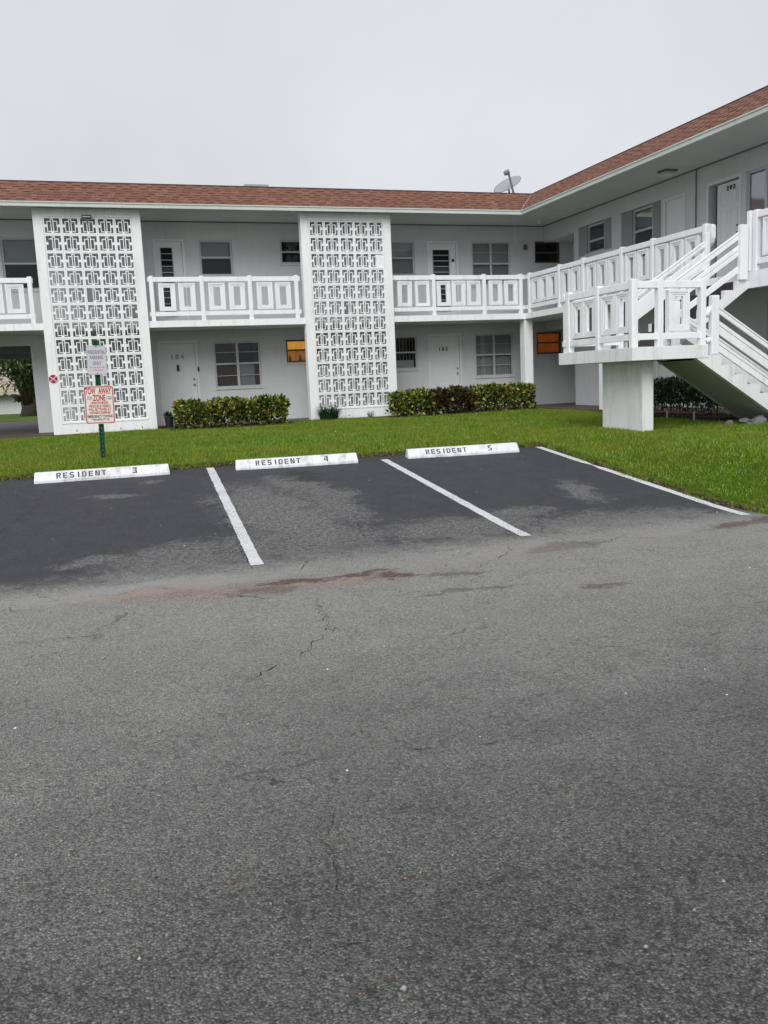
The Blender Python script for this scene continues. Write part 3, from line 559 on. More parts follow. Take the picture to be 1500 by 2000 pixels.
# windows
def win(par_ax, pos, hole, cols, mid, fm='aluminium', muntin=(), dressing=None, set_in=0.035, fw=0.048, split=None):
    u0, u1, z0, z1 = hole; s = 1
    def bx(m, a, b, d0, d1, c, d):     # d measured into the building
        if par_ax == 'y': m.box(a, b, pos + d0, pos + d1, c, d)
        else: m.box(pos + d0, pos + d1, a, b, c, d)
    e = 0.002; a0, a1, c0, c1 = u0 + e, u1 - e, z0 + e, z1 - e; m = MB(); D0, D1 = set_in, set_in + 0.05
    bx(m, a0, a0 + fw, D0, D1, c0, c1); bx(m, a1 - fw, a1, D0, D1, c0, c1); bx(m, a0 + fw, a1 - fw, D0, D1, c0, c0 + fw); bx(m, a0 + fw, a1 - fw, D0, D1, c1 - fw, c1)
    ub = [a0 + fw]; wid = (a1 - a0 - 2 * fw)
    for k in range(1, cols):
        u = a0 + fw + wid * k / cols; bx(m, u - fw * 0.7, u + fw * 0.7, D0 - 0.004, D1, c0 + fw, c1 - fw); ub += [u - fw * 0.7, u + fw * 0.7]
    ub.append(a1 - fw); zb = [c0 + fw]
    if mid:
        for k in range(cols): bx(m, ub[2 * k], ub[2 * k + 1], D0 + 0.004, D1, mid - fw * 0.5, mid + fw * 0.5)
        zb += [mid - fw * 0.5, mid + fw * 0.5]
    zb.append(c1 - fw)
    for zz in muntin:
        for k in range(cols): bx(m, ub[2 * k], ub[2 * k + 1], D0 + 0.012, D1 - 0.012, zz - 0.007, zz + 0.007)
    ctr = ((u0 + u1) / 2, pos, z0) if par_ax == 'y' else (pos, (u0 + u1) / 2, z0)
    w = m.build('window', fm, bld, ctr)
    for k in range(cols):
        for j in range(len(zb) // 2):
            pm = MB(); bx(pm, ub[2 * k], ub[2 * k + 1], D0 + 0.022, D0 + 0.026, zb[2 * j], zb[2 * j + 1]); pm.build('pane', 'glass', w, ctr)
    rm = MB(); q = set_in + 0.06; dep = 0.75   # dark room behind
    bx(rm, u0 - .1, u0 - .02, 0.202, dep, z0 - .1, z1 + .1); bx(rm, u1 + .02, u1 + .1, 0.202, dep, z0 - .1, z1 + .1); bx(rm, u0 - .02, u1 + .02, 0.202, dep, z0 - .1, z0 - .02); bx(rm, u0 - .02, u1 + .02, 0.202, dep, z1 + .02, z1 + .1); bx(rm, u0 - .1, u1 + .1, dep, dep + .03, z0 - .1, z1 + .1)
    rm.build('room', 'room_dark', w, ctr)
    sm = MB(); bx(sm, u0 - 0.03, u1 + 0.03, -0.028, set_in - 0.002, z0 - 0.045, z0 - 0.002); sm.build('sill', 'stucco_shaded', w, ctr)
    for (kind, za, zb_, ua, ub_, mt) in (dressing or []):
        dm = MB(); A = u0 + (u1 - u0) * ua; Bq = u0 + (u1 - u0) * ub_
        if kind == 'blind':
            z = za
            while z < zb_: bx(dm, A, Bq, 0.098, 0.102, z, z + 0.021); bx(dm, A, Bq, 0.101, 0.108, z + 0.021, z + 0.0225); z += 0.024
        elif kind == 'curtain':
            n = max(6, int((Bq - A) / 0.022)); pr = None
            for i in range(n + 1):
                u = A + (Bq - A) * i / n; d = 0.16 + 0.018 * math.sin(i * 1.9) + 0.008 * math.sin(i * 0.7)
                cur = (u, d)
                if pr:
                    P = (lambda uu, dd, zz: (uu, pos + dd, zz)) if par_ax == 'y' else (lambda uu, dd, zz: (pos + dd, uu, zz))
                    dm.quad(P(pr[0], pr[1], za), P(cur[0], cur[1], za), P(cur[0], cur[1], zb_), P(pr[0], pr[1], zb_))
                pr = cur
        elif kind == 'sheet': bx(dm, A, Bq, 0.22, 0.235, za, zb_)
        elif kind == 'shade': bx(dm, A, Bq, 0.145, 0.152, za, zb_)
        elif kind == 'bars':
            n = 9
            for i in range(1, n): u = A + (Bq - A) * i / n; bx(dm, u - 0.006, u + 0.006, 0.115, 0.127, za, zb_)
            bx(dm, A, Bq, 0.128, 0.136, (za + zb_) / 2 - 0.01, (za + zb_) / 2 + 0.01)
        dm.build({'bars': 'window_bars', 'sheet': 'lit_back', 'shade': 'roller_shade'}.get(kind, kind), mt, w, ctr)
    return w
win('y', FY, UW['w0'], 1, 4.00, dressing=[('shade', 4.0, 4.62, 0, 1, 'curtain_grey')])
win('y', FY, UW['w1'], 1, 4.15, dressing=[('shade', 4.15, 4.60, 0, 1, 'shutter_paint')])
win('y', FY, UW['s1'], 1, 4.30)
win('y', FY, UW['wA'], 1, 4.14, muntin=(4.36,), dressing=[('blind', 4.14, 4.60, 0, 1, 'blind'), ('shade', 3.66, 4.13, 0, 1, 'shutter_paint')])
win('y', FY, UW['wB'], 2, 3.98, muntin=(4.30,), dressing=[('blind', 3.98, 4.60, 0, 1, 'blind'), ('shade', 3.35, 3.97, 0, 1, 'shutter_paint')])
win('y', FY, UW['wC'], 1, 4.30, 'bronze')
win('y', FY, GW['w1'], 2, 1.32, muntin=(1.63, 1.0), dressing=[('curtain', 0.68, 1.91, 0, 0.50, 'curtain_brown'), ('blind', 0.68, 1.32, 0.52, 0.86, 'shutter_paint'), ('curtain', 0.68, 1.91, 0.86, 1.0, 'curtain_brown')])
win('y', FY, GW['s1'], 1, 1.63, 'bronze', dressing=[('shade', 1.62, 1.915, 0, 1, 'lit_shade'), ('sheet', 1.30, 1.64, 0, 1, 'lit_room')])
win('y', FY, GW['wA'], 1, 1.46, dressing=[('bars', 0.98, 1.93, 0, 1, 'aluminium'), ('blind', 1.0, 1.24, 0.1, 0.9, 'blind'), ('curtain', 1.46, 1.93, 0.3, 0.7, 'curtain_brown')])
win('y', FY, GW['wB'], 2, 1.31, muntin=(1.63, 1.0), dressing=[('blind', 1.31, 1.92, 0, 1, 'curtain_grey'), ('curtain', 0.67, 1.31, 0, 1, 'blind')])
win('y', FY, GW['wC'], 1, 1.61, 'bronze', dressing=[('curtain', 1.275, 1.925, 0.0, 1.0, 'lit_curtain')])
# wing windows stand in recesses between grey shutter stacks
def shutter_win(hole, g0, g1, mid, dress):
    u0, u1, z0, z1 = hole
    w = win('x', WX, (g0, g1, z0 + 0.02, z1 - 0.02), 1, mid, set_in=0.06, fw=0.05, dressing=dress)
    for (a, b) in ((u0 + 0.003, g0), (g1, u1 - 0.003)):
        m = MB(); n = max(3, int((b - a) / 0.07))
        for i in range(n):
            q0 = a + (b - a) * i / n; q1 = a + (b - a) * (i + 1) / n
            m.quad((WX + 0.04, q0, z0 + .003), (WX + 0.10, (q0 + q1) / 2, z0 + .003), (WX + 0.10, (q0 + q1) / 2, z1 - .003), (WX + 0.04, q0, z1 - .003)).quad((WX + 0.10, (q0 + q1) / 2, z0 + .003), (WX + 0.04, q1, z0 + .003), (WX + 0.04, q1, z1 - .003), (WX + 0.10, (q0 + q1) / 2, z1 - .003))
        m.build('shutter', 'shutter_paint', w, (WX, (g0 + g1) / 2, z0))
shutter_win(WU['w1'], -1.77, -0.92, 4.22, [])
shutter_win(WU['w2'], -3.90, -3.06, 4.11, [('shade', 4.11, 4.62, 0, 1, 'shutter_paint')])
win('x', WX, WU['w3'], 3, None, dressing=[('blind', 3.45, 4.62, 0, 1, 'curtain_grey')])
win('x', WX, WG['w'], 2, 1.32, dressing=[('blind', 0.75, 1.9, 0, 0.5, 'blind')])

# doors
def door(ax, pos, hole, style, number=None, num_mat='black_metal', num_at=None, size=0.15, hinge_left=True, setin=0.03, leaf=None):
    u0, u1, z0, z1 = leaf or hole; H = hole
    def bx(m, a, b, d0, d1, c, d):
        if ax == 'y': m.box(a, b, pos + d0, pos + d1, c, d)
        else: m.box(pos + d0, pos + d1, a, b, c, d)
    ctr = ((u0 + u1) / 2, pos, z0) if ax == 'y' else (pos, (u0 + u1) / 2, z0)
    e = 0.004; m = MB(); D = setin
    if style == 'panel':
        bx(m, u0 + e, u1 - e, D, D + 0.045, z0 + 0.01, z1 - e); W = u1 - u0
        for (za, zb) in ((0.10, 0.36), (0.40, 0.74), (0.78, 0.93)):
            for (a, b) in ((0.14, 0.46), (0.54, 0.86)):
                A, Bq, c, d = u0 + W * a, u0 + W * b, z0 + (z1 - z0) * za, z0 + (z1 - z0) * zb
                for q in ((A, Bq, c, c + 0.018), (A, Bq, d - 0.018, d), (A, A + 0.018, c + 0.018, d - 0.018), (Bq - 0.018, Bq, c + 0.018, d - 0.018)): bx(m, q[0], q[1], D - 0.010, D, q[2], q[3])
                bx(m, A + 0.05, Bq - 0.05, D - 0.006, D, c + 0.05, d - 0.05)
    elif style == 'flush': bx(m, u0 + e, u1 - e, D, D + 0.045, z0 + 0.01, z1 - e)
    else:
        j0, j1, k0, k1 = style
        bx(m, u0 + e, j0, D, D + 0.045, z0 + 0.01, z1 - e); bx(m, j1, u1 - e, D, D + 0.045, z0 + 0.01, z1 - e); bx(m, j0, j1, D, D + 0.045, z0 + 0.01, k0); bx(m, j0, j1, D, D + 0.045, k1, z1 - e)
    dr = m.build('door', 'door_paint', bld, ctr)
    tm = MB(); tw = 0.065
    bx(tm, H[0] - tw, H[0] - 0.001, -0.018, 0.03, H[2] + 0.003, H[3] + tw); bx(tm, H[1] + 0.001, H[1] + tw, -0.018, 0.03, H[2] + 0.003, H[3] + tw); bx(tm, H[0] - 0.001, H[1] + 0.001, -0.018, 0.03, H[3] + 0.001, H[3] + tw)
    tm.build('door_frame', 'door_paint', dr, ctr)
    gm = MB(); bx(gm, H[0] - .1, H[1] + .1, 0.21, 0.24, H[2], H[3] + .1); gm.build('backing', 'room_dark', dr, ctr)
    if not isinstance(style, str):
        n = int((k1 - k0) / 0.156)
        fm = MB(); bx(fm, j0, j0 + 0.025, D - 0.012, D + 0.03, k0, k1); bx(fm, j1 - 0.025, j1, D - 0.012, D + 0.03, k0, k1); fm.build('louvre_frame', 'aluminium', dr, ctr)
        for i in range(n):
            z = k0 + (k1 - k0) * i / n; zt = z + (k1 - k0) / n
            lm = MB(); P = (lambda uu, dd, zz: (uu, pos + dd, zz)) if ax == 'y' else (lambda uu, dd, zz: (pos + dd, uu, zz))
            a, b = j0 + 0.026, j1 - 0.026
            pr = [(D - 0.018, z + 0.006), (D - 0.012, z + 0.002), (D + 0.022, zt - 0.004), (D + 0.016, zt)]
            i0 = len(lm.v); lm.v += [P(a, d_, z_) for d_, z_ in pr] + [P(b, d_, z_) for d_, z_ in pr]
            lm.f += [(0, 1, 2, 3), (4, 5, 6, 7), (0, 1, 5, 4), (1, 2, 6, 5), (2, 3, 7, 6), (3, 0, 4, 7)]
            lv = lm.build('louvre', 'glass', dr, ctr)
            cm = MB(); bx(cm, a, b, D - 0.026, D - 0.012, z - 0.004, z + 0.012); cm.build('louvre_edge', 'aluminium', dr, ctr)
    ku = (u1 - 0.075) if hinge_left else (u0 + 0.075)
    for z, rr, nm in ((z0 + 1.07, 0.028, 'handle'), (z0 + 1.22, 0.022, 'deadbolt')):
        km = MB(); P = (lambda dd: (ku, pos + dd, z)) if ax == 'y' else (lambda dd: (pos + dd, ku, z))
        km.tube([P(D), P(D - 0.03), P(D - 0.035), P(D - 0.06)], [rr * 0.6, rr * 0.6, rr, rr * 0.7], 10); km.build(nm, 'bronze' if nm == 'deadbolt' else 'grey_metal', dr, ctr)
    if number:
        for di, dch in enumerate(number):
          tmn = text_mesh(dch, size, sx=1.0, bold=0.03)
          du = (di - 1) * size * 0.78
          bmn = bmesh.new(); bmn.from_mesh(tmn)
          ex = bmesh.ops.extrude_face_region(bmn, geom=list(bmn.faces)); bmesh.ops.translate(bmn, verts=[v for v in ex['geom'] if isinstance(v, bmesh.types.BMVert)], vec=(0, -0.012, 0)); bmn.to_mesh(tmn); bmn.free()
          if ax == 'y': obj('digit', tmn, num_mat, dr, (num_at[0] + du, pos + D - 0.001, num_at[1]))
          else: obj('digit', tmn, num_mat, dr, (pos + D - 0.001, num_at[0] - du, num_at[1]), rot=(0, 0, -math.pi / 2))
    return dr
d104 = door('y', FY, GW['door104'], 'panel', '104', 'sign_rim', (3.00, 1.55), 0.175)
MB().box(2.965, 3.035, FY + 0.008, FY + 0.029, 1.17, 1.34).build('door_knocker', 'black_metal', d104, (3.0, FY, 1.17))
MB().box(3.515, 3.555, FY - 0.045, FY - 0.019, 1.14, 1.27).build('doorbell', 'black_metal', d104, (3.53, FY, 1.14))
door('y', FY, GW['door105'], 'panel', '105', 'black_metal', (10.72, 1.52), 0.145)
door('y', FY, UW['d1'], (2.76, 3.10, 2.62, 4.40), setin=0.02)
d2 = door('y', FY, UW['d2'], (10.47, 11.02, 2.62, 4.37), setin=0.02)
MB().box(11.085, 11.145, FY - 0.02, FY + 0.018, 4.03, 4.11).build('lock_box', 'black_metal', d2, (11.11, FY, 4.03))
MB().box(11.085, 11.15, FY - 0.012, FY + 0.018, 3.90, 4.02).build('lock_plate', 'trim', d2, (11.11, FY, 3.9))
door('x', WX, WU['closet'], 'flush', setin=0.02)
door('x', WX, WU['door'], 'panel', '202', 'black_metal', (-6.66, 4.44), 0.13, leaf=(-6.99, -6.22, 2.40, 4.57), setin=0.06, hinge_left=False)
door('x', WX, WG['door'], 'panel')
MB().tube([(WX - 0.02, -5.6, 2.41), (WX - 0.02, -5.6, 5.07)], 0.014, 8).build('conduit', 'grey_metal', bld)
MB().tube([(13.15, FY - 0.012, 4.52), (13.15, FY - 0.012, 5.07)], 0.008, 6).build('conduit', 'trim', bld)
MB().box(-9, 14.08, 1.484, 1.499, 5.045, 5.074).box(14.084, 14.099, -13, 1.48, 5.045, 5.074).build('ceiling_trim', 'grey_metal', bld)

# balustrades
def panel_mesh(inner_hole=(0.085, 0.235), broken=False):
    m = MB(); W, H = 0.205, 0.335
    rings = [(W, H, 0.042), (0.170, 0.300, 0.026), (0.160, 0.290, 0.035), (0.132, 0.268, 0.019), (0.122, 0.259, 0.028), (inner_hole[0], inner_hole[1], None)]
    if broken: rings = [(W, H, 0.040), (0.172, 0.300, 0.030), (0.125, 0.245, None)]
    for (w0, h0, d), (w1, h1, _) in zip(rings, rings[1:]):
        m.box(-w0, w0, -d, d, h1, h0).box(-w0, w0, -d, d, -h0, -h1).box(-w0, -w1, -d, d, -h1, h1).box(w1, w0, -d, d, -h1, h1)
    me_ = m.mesh('baluster_panel'); me_.materials.append(M('trim')); return me_
PAN = panel_mesh(); PANB = panel_mesh(broken=True)
pm = MB().box(-0.052, 0.052, -0.060, 0.060, 0, 1.10).mesh('post', bevel=0.012); pm.materials.append(M('trim')); POST = pm
def railing(parent, ax, line, posts, panels, a0, a1, zf, name='balcony_railing', broken=(), rails=True):
    m = MB(); c = ((a0 + a1) / 2, line, zf) if ax == 'x' else (line, (a0 + a1) / 2, zf)
    def bar(mm, z0, z1, hw):
        if ax == 'x': mm.box(a0, a1, line - hw, line + hw, z0, z1)
        else: mm.box(line - hw, line + hw, a0, a1, z0, z1)
        return mm
    top = bar(m, zf + 0.95, zf + 1.07, 0.047).mesh(name, c, bevel=0.008); ro = obj(name, top, 'trim', parent, c)
    return ro, bar, posts, panels, c
def full_railing(parent, ax, line, posts, panels, a0, a1, zf, broken=()):
    """parent is a thing; the railing is its part, posts, panels and bottom rail are sub-parts"""
    ro, bar, posts, panels, c = railing(parent, ax, line, posts, panels, a0, a1, zf)
    b = MB(); bar(b, zf + 0.115, zf + 0.22, 0.045); obj('bottom_rail', b.mesh('bottom_rail', c, bevel=0.006), 'trim', ro, c)
    rz = 0 if ax == 'x' else math.pi / 2
    for p_ in posts: obj('post', POST, None, ro, (p_, line, zf) if ax == 'x' else (line, p_, zf), rot=(0, 0, rz + random.gauss(0, 0.01)))
    for i, p_ in enumerate(panels):
        z = zf + 0.585 + random.gauss(0, 0.003)
        obj('baluster_panel', PANB if i in broken else PAN, None, ro, (p_, line, z) if ax == 'x' else (line, p_, z), rot=(random.gauss(0, 0.006), random.gauss(0, 0.006), rz + random.gauss(0, 0.012)))
    return ro
RY, RX = 0.125, 12.765
full_railing(bld, 'x', RY, [-4.05, -2.85, -1.65, -0.43], [-3.7, -3.2, -2.5, -2.0, -1.25, -0.78], -4.2, -0.36, 2.40)
full_railing(bld, 'x', RY, [2.38, 3.62, 4.84, 6.06], [2.75, 3.24, 3.99, 4.50, 5.22, 5.70], 2.29, 6.16, 2.40)
full_railing(bld, 'x', RY, [9.92, 11.44, 12.58], [9.07, 9.58, 10.21, 10.66, 11.12, 11.79, 12.27], 8.72, 12.715, 2.40, broken=(1,))
full_railing(bld, 'y', RX, [-0.16 + 0.03, -1.80, -3.00, -4.69, -5.88, -7.63], [-0.49, -0.98, -1.46, -2.14, -2.63, -3.38, -3.87, -4.35, -5.06, -5.53, -6.21, -6.72, -7.23], -7.70, 0.07, 2.40)
full_railing(bld, 'y', RX, [-9.06, -10.7, -12.3], [-9.45, -9.93, -10.38, -11.05, -11.5, -11.95], -12.9, -8.99, 2.40)
MB().prism([(-7.70, 3.47), (-7.84, 3.46), (-7.87, 3.40), (-7.87, 3.20), (-7.82, 3.10), (-7.70, 3.02)], 0, RX - 0.045, RX + 0.045).build('rail_elbow', 'trim', bld, (RX, -7.75, 3.2), bevel=0.012)

# ------------------------------------------------------------------ staircase
st = thing('exterior_staircase', 'white concrete outside staircase with landing on a pier, boarded handrails and panel railing', 'staircase', (9.9, -9.1, -0.40))
LZ = 1.04
MB().box(9.30, 10.80, -10.20, -7.78, 0.82, LZ).build('landing', 'stair_paint', st, (10, -9, 0.82), bevel=0.006)
MB().box(9.80, 10.02, -9.76, -8.50, -0.55, 0.819).build('pier', 'stair_paint', st, (9.9, -9.1, -0.55), bevel=0.006)
ra, tr_ = 0.175, 0.275
def flight(y0, y1, x0, sgn, n, rise, zlow):
    # side stringers: saw-tooth above, straight below
    poly = [(x0, LZ if sgn < 0 else LZ)]
    top = []
    if sgn < 0:
        for k in range(1, n + 1): top += [(x0 + tr_ * (k - 1), LZ - rise * k), (x0 + tr_ * k, LZ - rise * k)]
    else:
        for k in range(1, n + 1): top += [(x0 + tr_ * (k - 1), LZ + rise * k), (x0 + tr_ * k, LZ + rise * k)]
    return top
# lower flight goes down to +x along the near side
topL = flight(-10.2, -9.07, 10.80, -1, 7, ra, 0); xe = 10.80 + 7 * tr_
und = lambda x: 0.81 - 0.622 * (x - 10.56)
polyL = topL + [(xe, -0.55), (12.62, -0.55), (12.42, und(12.42)), (10.56, 0.816), (10.80, 0.816)]
for (a, b) in ((-10.20, -10.10), (-9.17, -9.07)):
    MB().prism(polyL, 1, a, b).build('stringer', 'stair_paint', st, (11.5, a, 0))
for k in range(1, 8):
    x0_, x1_, zt = 10.80 + tr_ * (k - 1), 10.80 + tr_ * k, LZ - ra * k
    MB().box(x0_ + 0.001, x1_, -10.099, -9.171, zt - 0.175, zt - 0.003).build('step', 'tread_paint', st, (x0_, -9.6, zt - 0.175))
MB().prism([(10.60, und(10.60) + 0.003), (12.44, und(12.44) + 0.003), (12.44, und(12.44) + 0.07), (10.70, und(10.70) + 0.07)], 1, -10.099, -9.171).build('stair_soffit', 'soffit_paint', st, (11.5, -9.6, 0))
# upper flight climbs to +x along the far side
ru = 0.17
topU = flight(0, 0, 10.755, 1, 7, ru, 0); undU = lambda x: 2.10 - 0.66 * (12.68 - x)
polyU = [(10.755, 0.823)] + topU + [(12.678, 2.40 - ru - 0.0), (12.678, 2.10), (10.80, undU(10.80))]
polyU = [(10.755, LZ + 0.0), *topU, (12.678, topU[-1][1]), (12.678, 2.10), (10.82, max(undU(10.82), 0.83))]
for (a, b) in ((-8.97, -8.87), (-7.88, -7.78)):
    MB().prism(polyU, 1, a, b).build('stringer', 'stair_paint', st, (11.7, a, 1))
for k in range(1, 9):
    x0_, x1_, zt = 10.755 + tr_ * (k - 1), min(10.755 + tr_ * k, 12.678), LZ + ru * k
    if k < 8:
        MB().box(x0_ + 0.02, x1_, -8.869, -7.881, zt - 0.05, zt - 0.003).build('step', 'tread_paint', st, (x0_, -8.4, zt))
    MB().box(x0_ + 0.004, x0_ + 0.019, -8.869, -7.881, zt - ru, zt - 0.003).build('riser', 'riser_paint', st, (x0_, -8.4, zt))
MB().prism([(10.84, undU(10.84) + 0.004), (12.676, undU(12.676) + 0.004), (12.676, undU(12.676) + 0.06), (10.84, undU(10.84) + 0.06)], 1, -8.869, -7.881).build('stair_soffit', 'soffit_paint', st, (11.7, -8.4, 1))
# landing railings
full_railing(st, 'y', 9.375, [-8.09, -9.09, -10.115], [-8.40, -8.80, -9.40, -9.84], -10.16, -7.98, LZ)
full_railing(st, 'x', -10.115, [9.87, 10.72], [10.245], 9.42, 10.77, LZ)
full_railing(st, 'x', -7.86, [9.44, 10.60], [], 9.36, 10.66, LZ)
# sloping board rails
def boards(x0, z0, x1, slope, y, hw, spec, name='handrail'):
    for (o0, o1) in spec:
        pl = [(x0, z0 - o0), (x1, z0 - o0 + slope * (x1 - x0)), (x1, z0 - o1 + slope * (x1 - x0)), (x0, z0 - o1)]
        MB().prism(pl, 1, y - hw, y + hw).build(name, 'trim', st, (x0, y, z0), bevel=0.006)
SP = ((0.0, 0.035), (0.045, 0.125), (0.24, 0.315), (0.325, 0.475), (0.60, 0.635), (0.645, 0.765))
boards(11.00, 1.71, 13.3, -0.60, -10.13, 0.022, SP)
boards(11.00, 1.71, 13.3, -0.60, -9.14, 0.022, ((0.0, 0.04), (0.05, 0.12), (0.24, 0.45), (0.60, 0.76)))
boards(10.90, 2.17, 12.46, 0.614, -8.94, 0.022, ((0.0, 0.04), (0.05, 0.135), (0.245, 0.33), (0.34, 0.43), (0.62, 0.74)))
boards(10.90, 2.10, 12.62, 0.614, -7.80, 0.022, ((0.0, 0.04), (0.05, 0.12), (0.20, 0.55)))
def newel(x, y, z0, z1, w=0.15, d=0.11): MB().box(x - w / 2, x + w / 2, y - d / 2, y + d / 2, z0, z1).build('newel_post', 'trim', st, (x, y, z0), bevel=0.014)
newel(10.945, -10.15, 0.868, 1.86, 0.15, 0.10); newel(12.51, -8.985, 2.24, 3.24, 0.17, 0.10); newel(12.72, -8.93, 2.405, 3.50, 0.10, 0.10)
newel(10.90, -8.985, 1.21, 2.10, 0.12, 0.09); newel(10.945, -9.12, 0.868, 1.86, 0.14, 0.09); newel(12.62, -7.83, 2.24, 3.30, 0.10, 0.10)
MB().tube([(10.86, -10.15, 1.66), (10.82, -10.13, 1.56), (10.82, -10.12, 1.50)], 0.05, 8).build('rail_elbow', 'trim', st, smooth=True)
MB().tube([(10.86, -10.15, 1.12), (10.80, -10.13, 1.10)], 0.05, 10).build('rail_bracket', 'trim', st, smooth=True)

# ------------------------------------------------------------------ wheel stops with stencilled lettering
GL = {  # strokes on a 5 x 7 grid, with stencil gaps
 'R': [(0, 0, 1.5, 7), (1.8, 5.7, 4, 7), (3.3, 4.2, 4.8, 6.4), (1.8, 3.0, 4, 4.2), 'D'], 'E': [(0, 0, 1.5, 7), (1.8, 5.7, 4.7, 7), (1.8, 2.9, 4.2, 4.1), (1.8, 0, 4.7, 1.3)],
 'S': [(0.9, 5.7, 4.6, 7), (0, 3.9, 1.5, 6.3), (0.7, 2.9, 3.9, 4.1), (3.2, 0.7, 4.8, 3.1), (0.1, 0, 3.8, 1.3)], 'I': [(1.6, 0, 3.1, 7)],
 'D': [(0, 0, 1.5, 7), (1.8, 5.7, 3.8, 7), (3.3, 1, 4.8, 6), (1.8, 0, 3.8, 1.3)], 'N': [(0, 0, 1.4, 7), (3.5, 0, 4.9, 7), 'X'], 'T': [(0, 5.7, 2.2, 7), (2.5, 5.7, 4.7, 7), (1.6, 0, 3.1, 5.5)],
 '3': [(0.2, 5.6, 2.6, 7), (2.9, 4.0, 4.6, 7), (1.2, 3.0, 2.7, 4.0), (2.9, 0, 4.6, 3.3), (0.2, 0, 2.6, 1.4)], '4': [(2.7, 0, 4.4, 7), (0.0, 1.4, 2.4, 2.7), 'Y'], '5': [(0.2, 3.6, 1.9, 7), (2.2, 5.7, 4.5, 7), (1.6, 3.0, 3.0, 4.0), (2.9, 0.2, 4.6, 3.4), (0.2, 0, 2.5, 1.3)]}
def stencil(s, h, fn):
    m = MB(); u = h / 7; x = 0
    for ch in s:
        if ch == ' ': x += 4.0 * u; continue
        for q in GL[ch]:
            if q == 'D': P = [(2.0, 3.1), (3.2, 3.1), (4.8, 0), (3.5, 0)]
            elif q == 'X': P = [(0.9, 6.9), (2.0, 6.9), (3.7, 0.2), (2.6, 0.2)]
            elif q == 'Y': P = [(1.6, 7), (2.5, 7), (1.3, 3.0), (0.0, 3.0)]
            else: P = [(q[0], q[1]), (q[2], q[1]), (q[2], q[3]), (q[0], q[3])]
            m.quad(*[fn(x + a * u, b * u) for a, b in P])
        x += 7.0 * u if ch != 'I' else 6.0 * u
    return m
def wheel_stop(cx, cy, ang, txt, label):
    L_ = 1.83; zb = az(cy) - 0.012; root = thing('wheel_stop', label, 'wheel stop', (cx, cy, zb), 'wheel stops along the lawn edge')
    root.rotation_euler = (0, 0, ang)
    # section: front foot, sloping face, top, back
    sec = [(-0.095, 0.0), (-0.092, 0.040), (-0.012, 0.150), (0.075, 0.150), (0.095, 0.04), (0.095, 0.0)]
    m = MB().prism(sec, 0, -L_ / 2, L_ / 2); me_ = m.mesh('block', bevel=0.006)
    for v in me_.vertices:   # slightly drawn-in ends
        if abs(v.co.x) > L_ / 2 - 0.02: v.co.x *= 1 - 0.012 * max(0.0, (v.co.z - 0.03) / 0.12) - 0.002 * random.random()
    o = bpy.data.objects.new('block', me_); COL.objects.link(o); me_.materials.append(M('stop_paint')); o.parent = root
    s = Vector((0, 0.080, 0.110)).normalized(); nrm = Vector((0, -s.z, s.y)); o0 = Vector((0, -0.092, 0.040)) + nrm * 0.002
    Lf_ = math.hypot(0.080, 0.110)
    for word, x0, h in ((txt[0], -0.62, 0.088), (txt[1], 0.40, 0.094)):
        xa = x0
        for ch in word:
            fn = lambda a, b: tuple(o0 + s * (0.022 + b) + Vector((xa + a, 0, 0)))
            lm = stencil(ch, h, fn).mesh('letter'); lm.materials.append(M('stencil_black')); lo = bpy.data.objects.new('letter', lm); COL.objects.link(lo); lo.parent = root
            xa += h / 7 * (7.0 if ch != 'I' else 6.0)
wheel_stop(0.84, -9.83, math.radians(-1.2), ('RESIDENT', '3'), 'white concrete wheel stop stencilled RESIDENT 3, in front of the green signpost')
wheel_stop(3.61, -9.99, math.radians(-5.6), ('RESIDENT', '4'), 'white concrete wheel stop stencilled RESIDENT 4, the middle of the three')
wheel_stop(6.26, -10.09, math.radians(-5.6), ('RESIDENT', '5'), 'white concrete wheel stop stencilled RESIDENT 5, the farthest from the green signpost')

# ------------------------------------------------------------------ signpost
sg = thing('parking_signpost', 'green metal signpost carrying a silver parking sign above a red tow-away sign', 'signpost', (0.865, -8.0, -0.40))
sg.rotation_euler = (0, math.radians(1.3), 0)
def spart(name, mb, mat, par=None, bevel=0.0):
    me_ = mb.mesh(name, bevel=bevel); me_.materials.append(M(mat)); o = bpy.data.objects.new(name, me_); COL.objects.link(o); o.parent = par or sg; return o
pm = MB().box(-0.012, 0.012, -0.004, 0.0, -0.15, 1.915)   # U-channel
pm.v = []; pm.f = []
pm.prism([(-0.042, 0.0), (-0.022, 0.0), (-0.014, 0.034), (0.014, 0.034), (0.022, 0.0), (0.042, 0.0), (0.042, 0.004), (0.025, 0.004), (0.017, 0.038), (-0.017, 0.038), (-0.025, 0.004), (-0.042, 0.004)], 2, -0.15, 1.91)
post_o = spart('post', pm, 'post_green')
for k in range(26): spart('bolt_hole', MB().tube([(0, 0.0335, 0.02 + k * 0.072), (0, 0.0325, 0.02 + k * 0.072)], 0.008, 8), 'sign_rim', post_o) if 0.02 + k * 0.072 < 0.60 else None
def rrect(w, h, r, n=5):
    pts = []
    for cx, cz, a0 in ((w / 2 - r, h / 2 - r, 0), (-w / 2 + r, h / 2 - r, 90), (-w / 2 + r, -h / 2 + r, 180), (w / 2 - r, -h / 2 + r, 270)):
        for i in range(n + 1): a = math.radians(a0 + 90 * i / n); pts.append((cx + r * math.cos(a), cz + r * math.sin(a)))
    return pts
